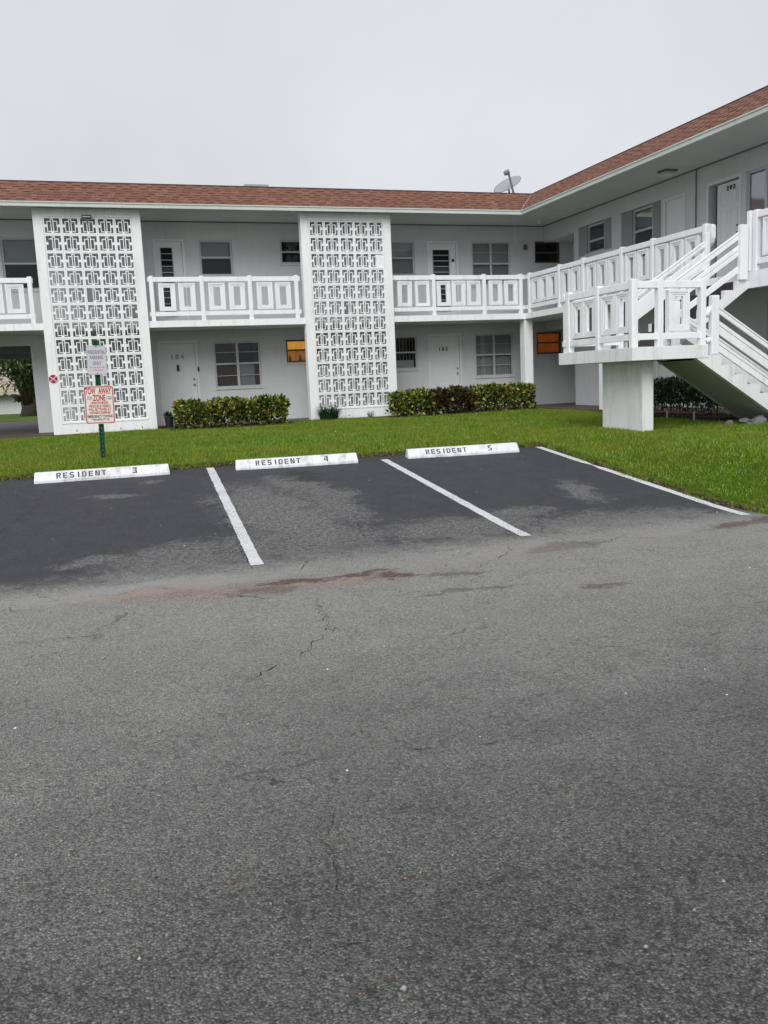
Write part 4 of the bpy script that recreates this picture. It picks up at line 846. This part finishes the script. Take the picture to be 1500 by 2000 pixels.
def plate(name, w, h, cz, face, rim, rim_w, inset, dx=0.0):
    y = -0.0125
    po = spart(name, MB().prism([(a + dx, b + cz) for a, b in rrect(w, h, 0.035)], 1, y, y + 0.003), face)
    A = rrect(w - 2 * inset, h - 2 * inset, 0.03); Bq = rrect(w - 2 * inset - 2 * rim_w, h - 2 * inset - 2 * rim_w, 0.024); rm = MB()
    for i in range(len(A)):
        j = (i + 1) % len(A); rm.quad((A[i][0] + dx, y - 0.001, A[i][1] + cz), (A[j][0] + dx, y - 0.001, A[j][1] + cz), (Bq[j][0] + dx, y - 0.001, Bq[j][1] + cz), (Bq[i][0] + dx, y - 0.001, Bq[i][1] + cz))
    spart('border', rm, rim, po); return po, y - 0.0012
def sline(po, y, txt, size, x, z, mat, sx=0.8):
    me_ = text_mesh(txt, size, sx=sx); me_.materials.append(M(mat)); o = bpy.data.objects.new('lettering', me_); COL.objects.link(o); o.parent = po; o.location = (x, y, z)
tz = 0.895; po, y = plate('tow_away_sign', 0.457, 0.605, tz, 'sign_cream', 'print_red', 0.014, 0.010, -0.003)
for txt, size, x, z, mt, sx in (('TOW', 0.140, -0.128, 0.215, 'print_red', 0.44), ('AWAY', 0.140, 0.092, 0.215, 'print_red', 0.45), ('ZONE', 0.132, 0.0, 0.107, 'print_red', 0.52), ('24 HRS', 0.036, -0.145, 0.122, 'print_grey', 0.7), ('A DAY', 0.036, -0.145, 0.092, 'print_grey', 0.7),
        ('7 DAYS', 0.036, 0.148, 0.122, 'print_grey', 0.7), ('A WEEK', 0.036, 0.148, 0.092, 'print_grey', 0.7), ('UNAUTHORIZED', 0.056, 0, 0.030, 'print_red', 0.62), ('VEHICLES & VESSELS', 0.056, 0, -0.022, 'print_red', 0.66),
        ('WILL BE TOWED AT', 0.056, 0, -0.074, 'print_red', 0.66), ("OWNER'S EXPENSE", 0.056, 0, -0.126, 'print_red', 0.66), ('EMERGENCY TOWING', 0.058, 0, -0.184, 'print_black', 0.66), ('954-485-7660', 0.050, 0, -0.236, 'print_black', 0.95)):
    sline(po, y, txt, size, x - 0.003, tz + z, mt, sx)
pz = 1.600; po, y = plate('residential_parking_sign', 0.305, 0.457, pz, 'sign_silver', 'sign_rim', 0.006, 0.006, 0.0)
for txt, size, z, mt, sx in (('RESIDENTIAL', 0.078, 0.125, 'print_grey', 0.58), ('PARKING', 0.078, 0.040, 'print_grey', 0.62), ('ONLY', 0.078, -0.048, 'print_grey', 0.62), ('VIOLATORS WILL BE TOWED', 0.028, -0.115, 'print_pale_red', 0.62), ("AT OWNER'S EXPENSE", 0.028, -0.155, 'print_pale_red', 0.62)):
    sline(po, y, txt, size, 0, pz + z, mt, sx)
for z in (1.605 + 0.205, 1.605 - 0.205): spart('bolt', MB().tube([(0, -0.0125, z), (0, -0.018, z)], 0.008, 8), 'black_metal', po)

# ------------------------------------------------------------------ small fittings
pl = thing('round_plaque', 'round red plaque with a white cross on the left tower', 'plaque', (-0.115, -0.001, 1.07))
def disc(r, y, n=28): return [(r * math.cos(2 * math.pi * i / n), r * math.sin(2 * math.pi * i / n)) for i in range(n)]
obj('rim', MB().prism(disc(0.112, 0), 1, -0.006, 0.0).mesh('rim'), 'plaque_pink', pl, WLOC[pl.name]); obj('face', MB().prism(disc(0.098, 0), 1, -0.009, -0.0062).mesh('face'), 'plaque_red', pl, WLOC[pl.name])
cm = MB()
for a in (40, 140): 
    c_, s_ = math.cos(math.radians(a)), math.sin(math.radians(a)); L_, w_ = 0.10, 0.010
    cm.quad(*[(c_ * p_ - s_ * q_, -0.0100 - 0.0004 * (a > 90), s_ * p_ + c_ * q_) for p_, q_ in ((-L_, -w_), (L_, -w_), (L_, w_), (-L_, w_))])
obj('cross', cm.mesh('cross'), 'plaque_pink', pl, WLOC[pl.name])
fl = thing('floodlight', 'small black floodlight on top of the left breeze-block tower', 'floodlight', (0.995, -0.001, 4.83))
MB().box(0.885, 1.105, -0.075, -0.002, 4.84, 4.91).build('housing', 'black_metal', fl, (0.995, -0.04, 4.84), bevel=0.006); MB().box(0.905, 1.085, -0.080, -0.0755, 4.853, 4.878).build('lens', 'lamp_lens', fl, (0.995, -0.08, 4.85)); MB().box(0.965, 1.025, -0.035, -0.001, 4.78, 4.842).build('bracket', 'grey_metal', fl, (0.995, -0.02, 4.78))
wl = thing('wall_lamp', 'small dark wall lamp beside the dark upstairs corner window', 'lamp', (13.45, FY, 4.36))
MB().tube([(13.45, FY - 0.08, 4.37), (13.45, FY - 0.08, 4.40), (13.45, FY - 0.08, 4.49), (13.45, FY - 0.08, 4.52)], [0.04, 0.055, 0.055, 0.035], 12).build('shade', 'bronze', wl, (13.45, FY, 4.36)); MB().box(13.42, 13.48, FY - 0.03, FY - 0.001, 4.38, 4.50).build('back_plate', 'bronze', wl, (13.45, FY, 4.36))
cl = thing('ceiling_lamp', 'flat grey ceiling lamp under the eaves of the right wing', 'lamp', (13.5, -5.35, 4.97))
MB().box(13.34, 13.67, -5.50, -5.20, 5.035, 5.074).build('base', 'grey_metal', cl, (13.5, -5.35, 5.03)); MB().box(13.36, 13.65, -5.48, -5.22, 4.965, 5.034).build('diffuser', 'lamp_lens', cl, (13.5, -5.35, 4.97), bevel=0.015)
for i, (x, z) in enumerate(((13.62, 1.0),)):
    gl_ = thing('ceiling_lamp', 'small white round ceiling lamp in the corner where the two wings meet', 'lamp', (13.55, 0.75, 5.0))
    MB().tube([(13.55, 0.75, 5.074), (13.55, 0.75, 5.04), (13.55, 0.75, 5.01)], [0.07, 0.08, 0.05], 14).build('bowl', 'lamp_lens', gl_, (13.55, 0.75, 5.0)); MB().tube([(13.55, 0.75, 5.0745), (13.55, 0.75, 5.062)], 0.095, 14).build('base', 'trim', gl_, (13.55, 0.75, 5.06))

# satellite dish on the flat roof
sd = thing('satellite_dish', 'grey satellite dish on the flat roof near the inner corner', 'satellite dish', (12.98, 1.5, 5.60))
n = Vector((-0.565, -0.33, 0.755)).normalized(); ctr = Vector((12.93, 1.5, 6.25)); s1 = (Vector((0.949, -0.313, 0)) - n * n.dot(Vector((0.949, -0.313, 0)))).normalized(); s2 = n.cross(s1)
m = MB(); rings = 7; seg = 36; idx = []
for k in range(rings + 1):
    r = k / rings; row = []
    for j in range(seg):
        a = 2 * math.pi * j / seg; row.append(len(m.v)); m.v.append(tuple(ctr + s1 * (0.42 * r * math.cos(a)) + s2 * (0.37 * r * math.sin(a)) - n * 0.07 * (1 - r * r)))
    idx.append(row)
for k in range(rings):
    for j in range(seg): m.f.append((idx[k][j], idx[k][(j + 1) % seg], idx[k + 1][(j + 1) % seg], idx[k + 1][j]))
do = m.build('reflector', 'dish_grey', sd, tuple(ctr), smooth=True); sm = do.modifiers.new('thick', 'SOLIDIFY'); sm.thickness = 0.012
rimp = [tuple(ctr + s1 * (0.423 * math.cos(2 * math.pi * j / 36)) + s2 * (0.373 * math.sin(2 * math.pi * j / 36))) for j in range(37)]
MB().tube(rimp, 0.009, 6).build('rim', 'grey_metal', do, tuple(ctr))
low = ctr - s2 * 0.36 if (ctr - s2 * 0.36).z < ctr.z else ctr + s2 * 0.36
foot = Vector((12.98, 1.52, 5.60)); feed = ctr + n * 0.40 + Vector((-0.05, -0.15, -0.04)); feed = Vector((12.80, 1.15, 6.50))
base_pt = Vector((12.99, 1.20, 5.88))
MB().tube([tuple(base_pt), tuple(feed)], [0.036, 0.030], 8).build('feed_arm', 'grey_metal', sd, tuple(base_pt))
fd = (feed - base_pt).normalized(); MB().tube([tuple(feed - fd * 0.04), tuple(feed + Vector((-0.03, 0, 0.01))), tuple(feed + Vector((-0.12, 0.03, -0.03)))], [0.06, 0.085, 0.065], 10).build('feed_horn', 'grey_metal', sd, tuple(feed))
MB().tube([tuple(foot), tuple(Vector((12.99, 1.48, 5.95))), tuple(ctr - n * 0.08)], 0.028, 8).build('mast', 'grey_metal', sd, tuple(foot)); MB().box(12.78, 13.18, 1.35, 1.70, 5.60, 5.63).build('foot_plate', 'grey_metal', sd, tuple(foot))
rv = thing('roof_hatch', 'low grey box standing on the flat roof above the middle of the facade', 'roof hatch', (5.62, 2.5, 5.60))
MB().box(5.33, 5.92, 2.45, 3.2, 5.60, 6.19).build('kerb', 'grey_metal', rv, (5.62, 2.8, 5.6)); MB().box(5.29, 5.96, 2.40, 3.25, 6.192, 6.262).build('lid', 'dish_grey', rv, (5.62, 2.8, 6.16))

# bottles on the lit kitchen sill
def bottle(x, z, h, r, mat, label):
    o = MB().tube([(x, FY + 0.13, z), (x, FY + 0.13, z + h * 0.55), (x, FY + 0.13, z + h * 0.72), (x, FY + 0.13, z + h)], [r, r, r * 0.4, r * 0.35], 10).build('bottle', mat, None, (x, FY + 0.13, z), smooth=True)
    tag(o, label, 'bottle', 'things on the lit kitchen sill')
bottle(6.11, 1.327, 0.19, 0.026, 'bottle_red', 'dark red bottle at the left end of the lit orange window sill'); bottle(6.41, 1.327, 0.20, 0.034, 'bottle_red', 'brown bottle at the right end of the lit orange window sill')

# ------------------------------------------------------------------ plants
def leaves(P, N, size, aspect, droop=0.3, jit=0.8):
    k = len(P); d = N + rng.normal(0, jit, (k, 3)); d[:, 2] -= droop * rng.random(k); d /= np.linalg.norm(d, axis=1)[:, None] + 1e-9
    r = rng.normal(0, 1, (k, 3)); s = np.cross(d, r); s /= np.linalg.norm(s, axis=1)[:, None] + 1e-9; nn = np.cross(d, s)
    L_ = size * (0.6 + 0.8 * rng.random(k))[:, None]; W_ = L_ * aspect
    V = np.empty((k, 4, 3)); V[:, 0] = P; V[:, 1] = P + d * L_ * 0.5 + s * W_ + nn * L_ * 0.08; V[:, 2] = P + d * L_ - nn * L_ * 0.08; V[:, 3] = P + d * L_ * 0.5 - s * W_ + nn * L_ * 0.08
    return V.reshape(-1, 3), np.arange(4 * k).reshape(-1, 4)
def hedge(x0, x1, y0, y1, z0, z1, n, mat, label, size=0.105, gapf=0.12, group='clipped hedges by the walls', stems=26, xy=False):
    t_ = thing('hedge', label, 'hedge', ((x0 + x1) / 2, (y0 + y1) / 2, z0), group)
    c = np.array([(x0 + x1) / 2, (y0 + y1) / 2, (z0 + z1) / 2]); h = np.array([(x1 - x0) / 2, (y1 - y0) / 2, (z1 - z0) / 2])
    P = rng.uniform(-1, 1, (n * 5, 3)); q = P * h; ph = rng.random(3) * 6
    bump = 0.055 * (np.sin(q[:, 0] * 5.3 + ph[0]) + np.sin(q[:, 0] * 11 + q[:, 2] * 6 + ph[1]) * 0.6 + np.sin(q[:, 1] * 8 + ph[2]) * 0.6)
    dist = np.min(h - np.abs(q), axis=1) + bump * 0.6       # depth under the skin
    rad = np.clip(np.abs(q) - (h - 0.16), 0, None); corner = np.linalg.norm(rad, axis=1) < 0.165 + bump
    keep = corner & (rng.random(len(P)) < np.exp(-np.clip(dist, 0, None) * 7.0)) & ~((P[:, 2] < -0.4) & (rng.random(len(P)) < gapf * 4))
    P = P[keep][:n]; q = q[keep][:n]; N = P ** 5; N[:, 2] += 0.25; N /= np.linalg.norm(N, axis=1)[:, None] + 1e-6
    V, F = leaves(q + c, N, size, 0.30, 0.35, 0.75); me_ = tri_mesh('foliage', V - c, F); obj('foliage', me_, mat, t_, tuple(c))
    # straggling shoots on top
    mS = MB()
    for i in range(stems):
        a = random.uniform(x0 + .1, x1 - .1); b = random.uniform(y0 + .12, y1 - .12); zt = z0 + (z1 - z0) * random.uniform(0.6, 0.95)
        mS.tube([(a, b, z0 - 0.02), (a + random.gauss(0, .05), b + random.gauss(0, .05), (z0 + zt) / 2), (a + random.gauss(0, .12), b + random.gauss(0, .08), zt)], [0.011, 0.009, 0.005], 5)
    mS.build('stems', 'stem_brown', t_, tuple(c)); return t_
hedge(2.68, 5.44, -1.02, -0.32, -0.29, 0.37, 4600, 'croton_leaf', 'yellow-green clipped croton hedge under the big window of door 104')
hedge(8.24, 9.40, -0.98, -0.30, -0.29, 0.36, 2000, 'croton_leaf', 'yellow-green hedge section next to the right breeze-block tower')
hedge(9.36, 10.62, -0.93, -0.30, -0.29, 0.37, 2400, 'croton_dark', 'dark bronze hedge section in front of door 105')
hedge(10.58, 12.42, -0.98, -0.30, -0.29, 0.39, 3300, 'croton_leaf', 'yellow-green hedge section ending at the corner column')
hedge(12.15, 12.62, -8.5, -5.0, -0.29, 0.44, 5200, 'shade_leaf', 'dark green loose shrub row in the shade under the staircase', 0.075, 0.2, 'clipped hedges by the walls', 60)
def clump(x, y, r, h, n, label, name='strap_leaf_plant', mat='strap_leaf', wid=0.010):
    t_ = thing(name, label, 'plant', (x, y, -0.30)); V = []; F = []
    for i in range(n):
        a = random.uniform(0, 2 * math.pi); rr = r * 0.45 * math.sqrt(random.random()); bx_, by_ = x + rr * math.cos(a), y + rr * math.sin(a) * 0.7
        a += random.gauss(0, 0.6); L_ = h * random.uniform(0.6, 1.15); reach = random.uniform(0.2, 1.0) * r * 0.75; sx_, sy_ = -math.sin(a) * wid / 2, math.cos(a) * wid / 2; i0 = len(V)
        for k in range(5):
            s_ = k / 4; px_, py_, pz_ = bx_ + reach * s_ ** 1.5 * math.cos(a), by_ + reach * s_ ** 1.5 * math.sin(a), -0.31 + L_ * (s_ - 0.42 * s_ ** 3 * reach / (r * 0.75))
            wq = 1 - 0.85 * s_ ** 2; V += [(px_ - sx_ * wq - x, py_ - sy_ * wq - y, pz_ + 0.30), (px_ + sx_ * wq - x, py_ + sy_ * wq - y, pz_ + 0.30)]
        for k in range(4): F.append((i0 + 2 * k, i0 + 2 * k + 1, i0 + 2 * k + 3, i0 + 2 * k + 2))
    half = len(F) // 2
    obj('leaf_tuft', tri_mesh('leaf_tuft', V, F), mat, t_, (x, y, -0.30)); MB().tube([(x, y, -0.36), (x, y, -0.26)], [r * 0.3, r * 0.15], 8).build('crown_base', 'mulch', t_, (x, y, -0.36)); return t_
clump(6.62, -0.42, 0.50, 0.50, 420, 'dark green strappy grass clump at the foot of the right tower', wid=0.014)
clump(7.86, -0.16, 0.16, 0.26, 40, 'tiny dark grass tuft at the right tower base, beside the hedge')
clump(2.36, -0.20, 0.16, 0.16, 60, 'small red-leaved plant on the ground beside the black flower pot', 'red_plant', 'red_leaf', 0.02)
pt_ = thing('potted_plant', 'black plastic flower pot with a small plant beside door 104', 'potted plant', (2.56, 0.20, -0.27))
MB().tube([(2.56, 0.20, -0.27), (2.56, 0.20, -0.02), (2.56, 0.20, -0.02), (2.56, 0.20, 0.01)], [0.095, 0.115, 0.125, 0.125], 18).build('pot', 'pot_black', pt_, (2.56, 0.20, -0.27))
P = np.tile(np.array([[2.56, 0.20, 0.0]]), (40, 1)) + rng.normal(0, 0.03, (40, 3)) * [1, 1, 0.3]; N = rng.normal(0, 0.7, (40, 3)); N[:, 2] = np.abs(N[:, 2]) + 0.6
V, F = leaves(P, N, 0.14, 0.16, 0.2, 0.4); obj('foliage', tri_mesh('foliage', V - np.array([2.56, 0.20, 0]), F), 'strap_leaf', pt_, (2.56, 0.20, 0.0))
# edging and stones under the stairs
eg = thing('garden_edging', 'low brown garden edging rail on short stakes under the staircase', 'edging', (11.95, -7.2, -0.36))
MB().box(11.93, 11.955, -8.6, -5.6, -0.235, -0.195).build('rail', 'edging_wood', eg, (11.95, -7.2, -0.3))
for y in (-8.4, -7.55, -6.9, -5.9): MB().box(11.905, 11.929, y - 0.014, y + 0.014, -0.42, -0.18).build('stake', 'curtain_grey', eg, (11.91, y, -0.42))
for i, (x, y, s_, lb) in enumerate(((11.62, -9.75, 0.10, 'small grey stone, leftmost under the foot of the stairs'), (11.86, -9.9, 0.13, 'pale grey stone lying under the stair underside'), (12.02, -10.05, 0.15, 'largest grey stone at the foot of the stairs'), (12.2, -10.25, 0.11, 'flat grey stone on the grass edge by the stairs'), (11.75, -10.1, 0.07, 'smallest grey stone near the stairs'))):
    bm = bmesh.new(); bmesh.ops.create_icosphere(bm, subdivisions=2, radius=s_ * 0.8)
    for v in bm.verts: v.co = Vector((v.co.x * (1.2 + 0.3 * math.sin(i)), v.co.y, v.co.z * 0.7)) * (1 + random.gauss(0, 0.13))
    me_ = bpy.data.meshes.new('stone'); bm.to_mesh(me_); bm.free(); o = obj('stone', me_, 'rock', None, (x, y, -0.40 + s_ * 0.45), rot=(random.gauss(0, .2), random.gauss(0, .2), random.random() * 6)); tag(o, lb, 'stone', 'stones at the foot of the stairs')

# grass blades and loose stuff
def in_lawn(x, y):
    if y > -0.02: return False
    if x < 7.8: return y > edge_y(x) + 0.0
    if y < -9.75: return x > edge_x(y) and y > -15.22
    return True
def excluded(x, y):
    return (2.5 < x < 5.6 and -1.0 < y < 0) or (8.2 < x < 12.45 and -0.95 < y < 0) or (y > -0.14 and x > -0.3) or x > 12.6 or (12.05 < x and -9 < y < -4.9) or (9.8 < x < 10.02 and -9.76 < y < -8.5)
NB = 380000
X_ = rng.uniform(-3.2, 13.0, NB * 2); Y_ = rng.uniform(-15.2, 0.0, NB * 2)
dens = np.where(X_ > 7.4, 1.0, np.where(Y_ > -9.9, 1.0, 0.0)); ok = rng.random(len(X_)) < dens; X_, Y_ = X_[ok], Y_[ok]
ok = np.fromiter((in_lawn(a, b) and not excluded(a, b) for a, b in zip(X_, Y_)), bool, len(X_)); X_, Y_ = X_[ok][:NB], Y_[ok][:NB]
EX, EY = [], []
for i in range(16000):
    if random.random() < 0.5: ex_ = random.uniform(-3, 7.8); ey_ = edge_y(ex_) + random.gauss(0.02, 0.045) + 0.05 * wob(ex_ * 2.3, 0.9)
    else: ey_ = random.uniform(-15.2, -9.8); ex_ = edge_x(ey_) + random.gauss(0.04, 0.045) + 0.04 * wob(ey_ * 2.3, 2.9)
    if ex_ < 7.66 or ey_ < -9.8 and ex_ > edge_x(ey_) - 0.06: EX.append(ex_); EY.append(ey_)
X_ = np.concatenate([X_, EX]); Y_ = np.concatenate([Y_, EY])
Z_ = np.fromiter((lawn_z(a, b) if in_lawn(a, b) else az(b) for a, b in zip(X_, Y_)), float, len(X_)); k = len(X_)
ht = (0.035 + 0.045 * rng.random(k)) * (0.8 + 0.35 * np.sin(X_ * 1.3 + 1.1 * np.sin(Y_ * 1.7)) * np.cos(Y_ * 0.9)); ht = np.clip(ht * np.where(rng.random(k) < 0.06, 1.6, 1.0), 0.02, 0.12)
an = rng.uniform(0, 2 * math.pi, k); wd = 0.0035 + 0.004 * rng.random(k); lean = rng.normal(0, 0.45, (k, 2)) * ht[:, None]
V = np.empty((k, 3, 3)); V[:, 0] = np.stack([X_ - np.cos(an) * wd, Y_ - np.sin(an) * wd, Z_ - 0.005], 1); V[:, 1] = np.stack([X_ + np.cos(an) * wd, Y_ + np.sin(an) * wd, Z_ - 0.005], 1); V[:, 2] = np.stack([X_ + lean[:, 0], Y_ + lean[:, 1], Z_ + ht], 1)
go = obj('grass', tri_mesh('grass', V.reshape(-1, 3), np.arange(3 * k).reshape(-1, 3)), 'grass_blade'); tag(go, 'short bright green mown grass of the lawn', 'grass', kind='stuff')
# leaf litter along the asphalt edge
P = []
for i in range(6500):
    if random.random() < 0.55: x = random.uniform(-1.5, 7.8); y = edge_y(x) + random.gauss(0.0, 0.05)
    else: y = random.uniform(-15.0, -9.8); x = edge_x(y) + abs(random.gauss(0.0, 0.07)) - 0.03
    P.append((x, y, (lawn_z(x, y) if in_lawn(x, y) else az(y)) + 0.012 + 0.015 * random.random()))
P = np.array(P); V, F = leaves(P, rng.normal(0, 1, P.shape) * [1, 1, 0.2], 0.034, 0.3, 0.0, 0.3); lo = obj('leaf_litter', tri_mesh('leaf_litter', V, F), 'litter'); tag(lo, 'brown leaf litter along the edge of the asphalt', 'litter', kind='stuff')
# grit on the asphalt
P = []
for i in range(1500): y = -15.2 - 7.5 * random.random() ** 1.2; x = random.uniform(-1, 8) if y > -18 else random.uniform(-0.5, 4.5); P.append((x, y, az(y) + 0.003))
for i in range(260): y = random.uniform(-15, -10); x = random.uniform(-1, 7.4); P.append((x, y, az(y) + 0.003))
P = np.array(P); k = len(P); r = np.clip(rng.exponential(0.0028, k), 0.0015, 0.011); oct_ = np.array([[1, 0, 0], [0, 1, 0], [-1, 0, 0], [0, -1, 0], [0, 0, 0.8], [0, 0, -0.5]])
V = (P[:, None, :] + oct_[None] * r[:, None, None] * (0.7 + 0.6 * rng.random((k, 6, 1)))).reshape(-1, 3); ft = np.array([[0, 1, 4], [1, 2, 4], [2, 3, 4], [3, 0, 4], [1, 0, 5], [2, 1, 5], [3, 2, 5], [0, 3, 5]]); F = (ft[None] + (np.arange(k) * 6)[:, None, None]).reshape(-1, 3)
gr = obj('grit', tri_mesh('grit', V, F), 'pebble'); tag(gr, 'loose pale grit scattered on the asphalt', 'grit', kind='stuff')
mb = MB()
for (x, y, n_) in ((1.13, -20.07, 7), (1.66, -20.25, 3), (1.40, -20.7, 3), (2.4, -19.9, 2)):
    for i in range(n_):
        a = random.uniform(0, 6.28); L_ = random.uniform(0.03, 0.07); c_ = (x + random.gauss(0, 0.012), y + random.gauss(0, 0.012)); mb.tube([(c_[0], c_[1], az(c_[1]) + 0.004), (c_[0] + L_ * math.cos(a), c_[1] + L_ * math.sin(a), az(c_[1]) + 0.006)], 0.0009, 4)
nd = mb.build('pine_needles', 'litter'); tag(nd, 'reddish dry pine needles lying on the asphalt', 'litter', kind='stuff')

# ------------------------------------------------------------------ seen through the passage: tree and neighbour house
tr = thing('passage_tree', 'dark many-stemmed tree seen through the ground-floor passage', 'tree', (-2.5, 26.0, -0.33))
m = MB(); tips = []
m.tube([(-2.5, 26, -0.5), (-2.45, 26, 0.1), (-2.5, 26, 0.6)], [0.55, 0.45, 0.42], 12)
for i in range(16):
    a = random.uniform(0, 6.28); r0 = random.uniform(0.1, 0.4); b = Vector((-2.5 + r0 * math.cos(a), 26 + r0 * math.sin(a), 0.3)); e = b + Vector((math.cos(a) * random.uniform(0.3, 1.1), math.sin(a) * random.uniform(0.3, 1.0), random.uniform(2.0, 3.2)))
    mid = (b + e) / 2 + Vector((random.gauss(0, .12), random.gauss(0, .12), 0)); m.tube([tuple(b), tuple(mid), tuple(e)], [0.13, 0.09, 0.05], 7); tips.append(e)
m.tube([(-2.9, 25.9, 0.5), (-3.15, 25.8, 0.72), (-3.3, 25.8, 0.80)], [0.16, 0.12, 0.05], 8)
m.build('trunk', 'bark', tr, (-2.5, 26, -0.33), smooth=True)
P = []; 
for e in tips:
    for i in range(230): P.append((e.x + random.gauss(0, 0.75), e.y + random.gauss(0, 0.7), e.z - 0.1 + random.gauss(0, 0.55)))
P = np.array(P); N = rng.normal(0, 0.6, P.shape); N[:, 2] -= 0.8; V, F = leaves(P, N, 0.30, 0.14, 0.5, 0.5); c = np.array([-2.5, 26, -0.33]); obj('crown', tri_mesh('crown', V - c, F), 'tree_leaf', tr, tuple(c))
hs = thing('neighbour_house', 'white low house with beige tiled roof behind the passage tree', 'house', (-8.0, 38.0, -0.33))
MB().box(-14, -3.0, 34.6, 42, -0.34, 0.95).build('wall', 'stucco_shaded', hs, (-8, 38, -0.33))
rf = MB(); NRW = 11
for i in range(NRW):
    y0 = 34.0 + 4.2 * i / NRW; y1 = 34.0 + 4.2 * (i + 1) / NRW; z0 = 0.80 + 1.75 * i / NRW; z1 = 0.80 + 1.75 * (i + 1) / NRW; xr0 = -2.75 - 1.0 * i / NRW
    rf.prism([(y0, z0 + 0.06), (y0, z0 + 0.0), (y1, z1 - 0.02), (y1, z1 + 0.02)], 0, -14.3, xr0)
rf.box(-14.2, -3.05, 38.2, 42.2, 0.96, 2.5)
rf.build('roof', 'roof_tile_beige', hs, (-8, 38, 0.8))
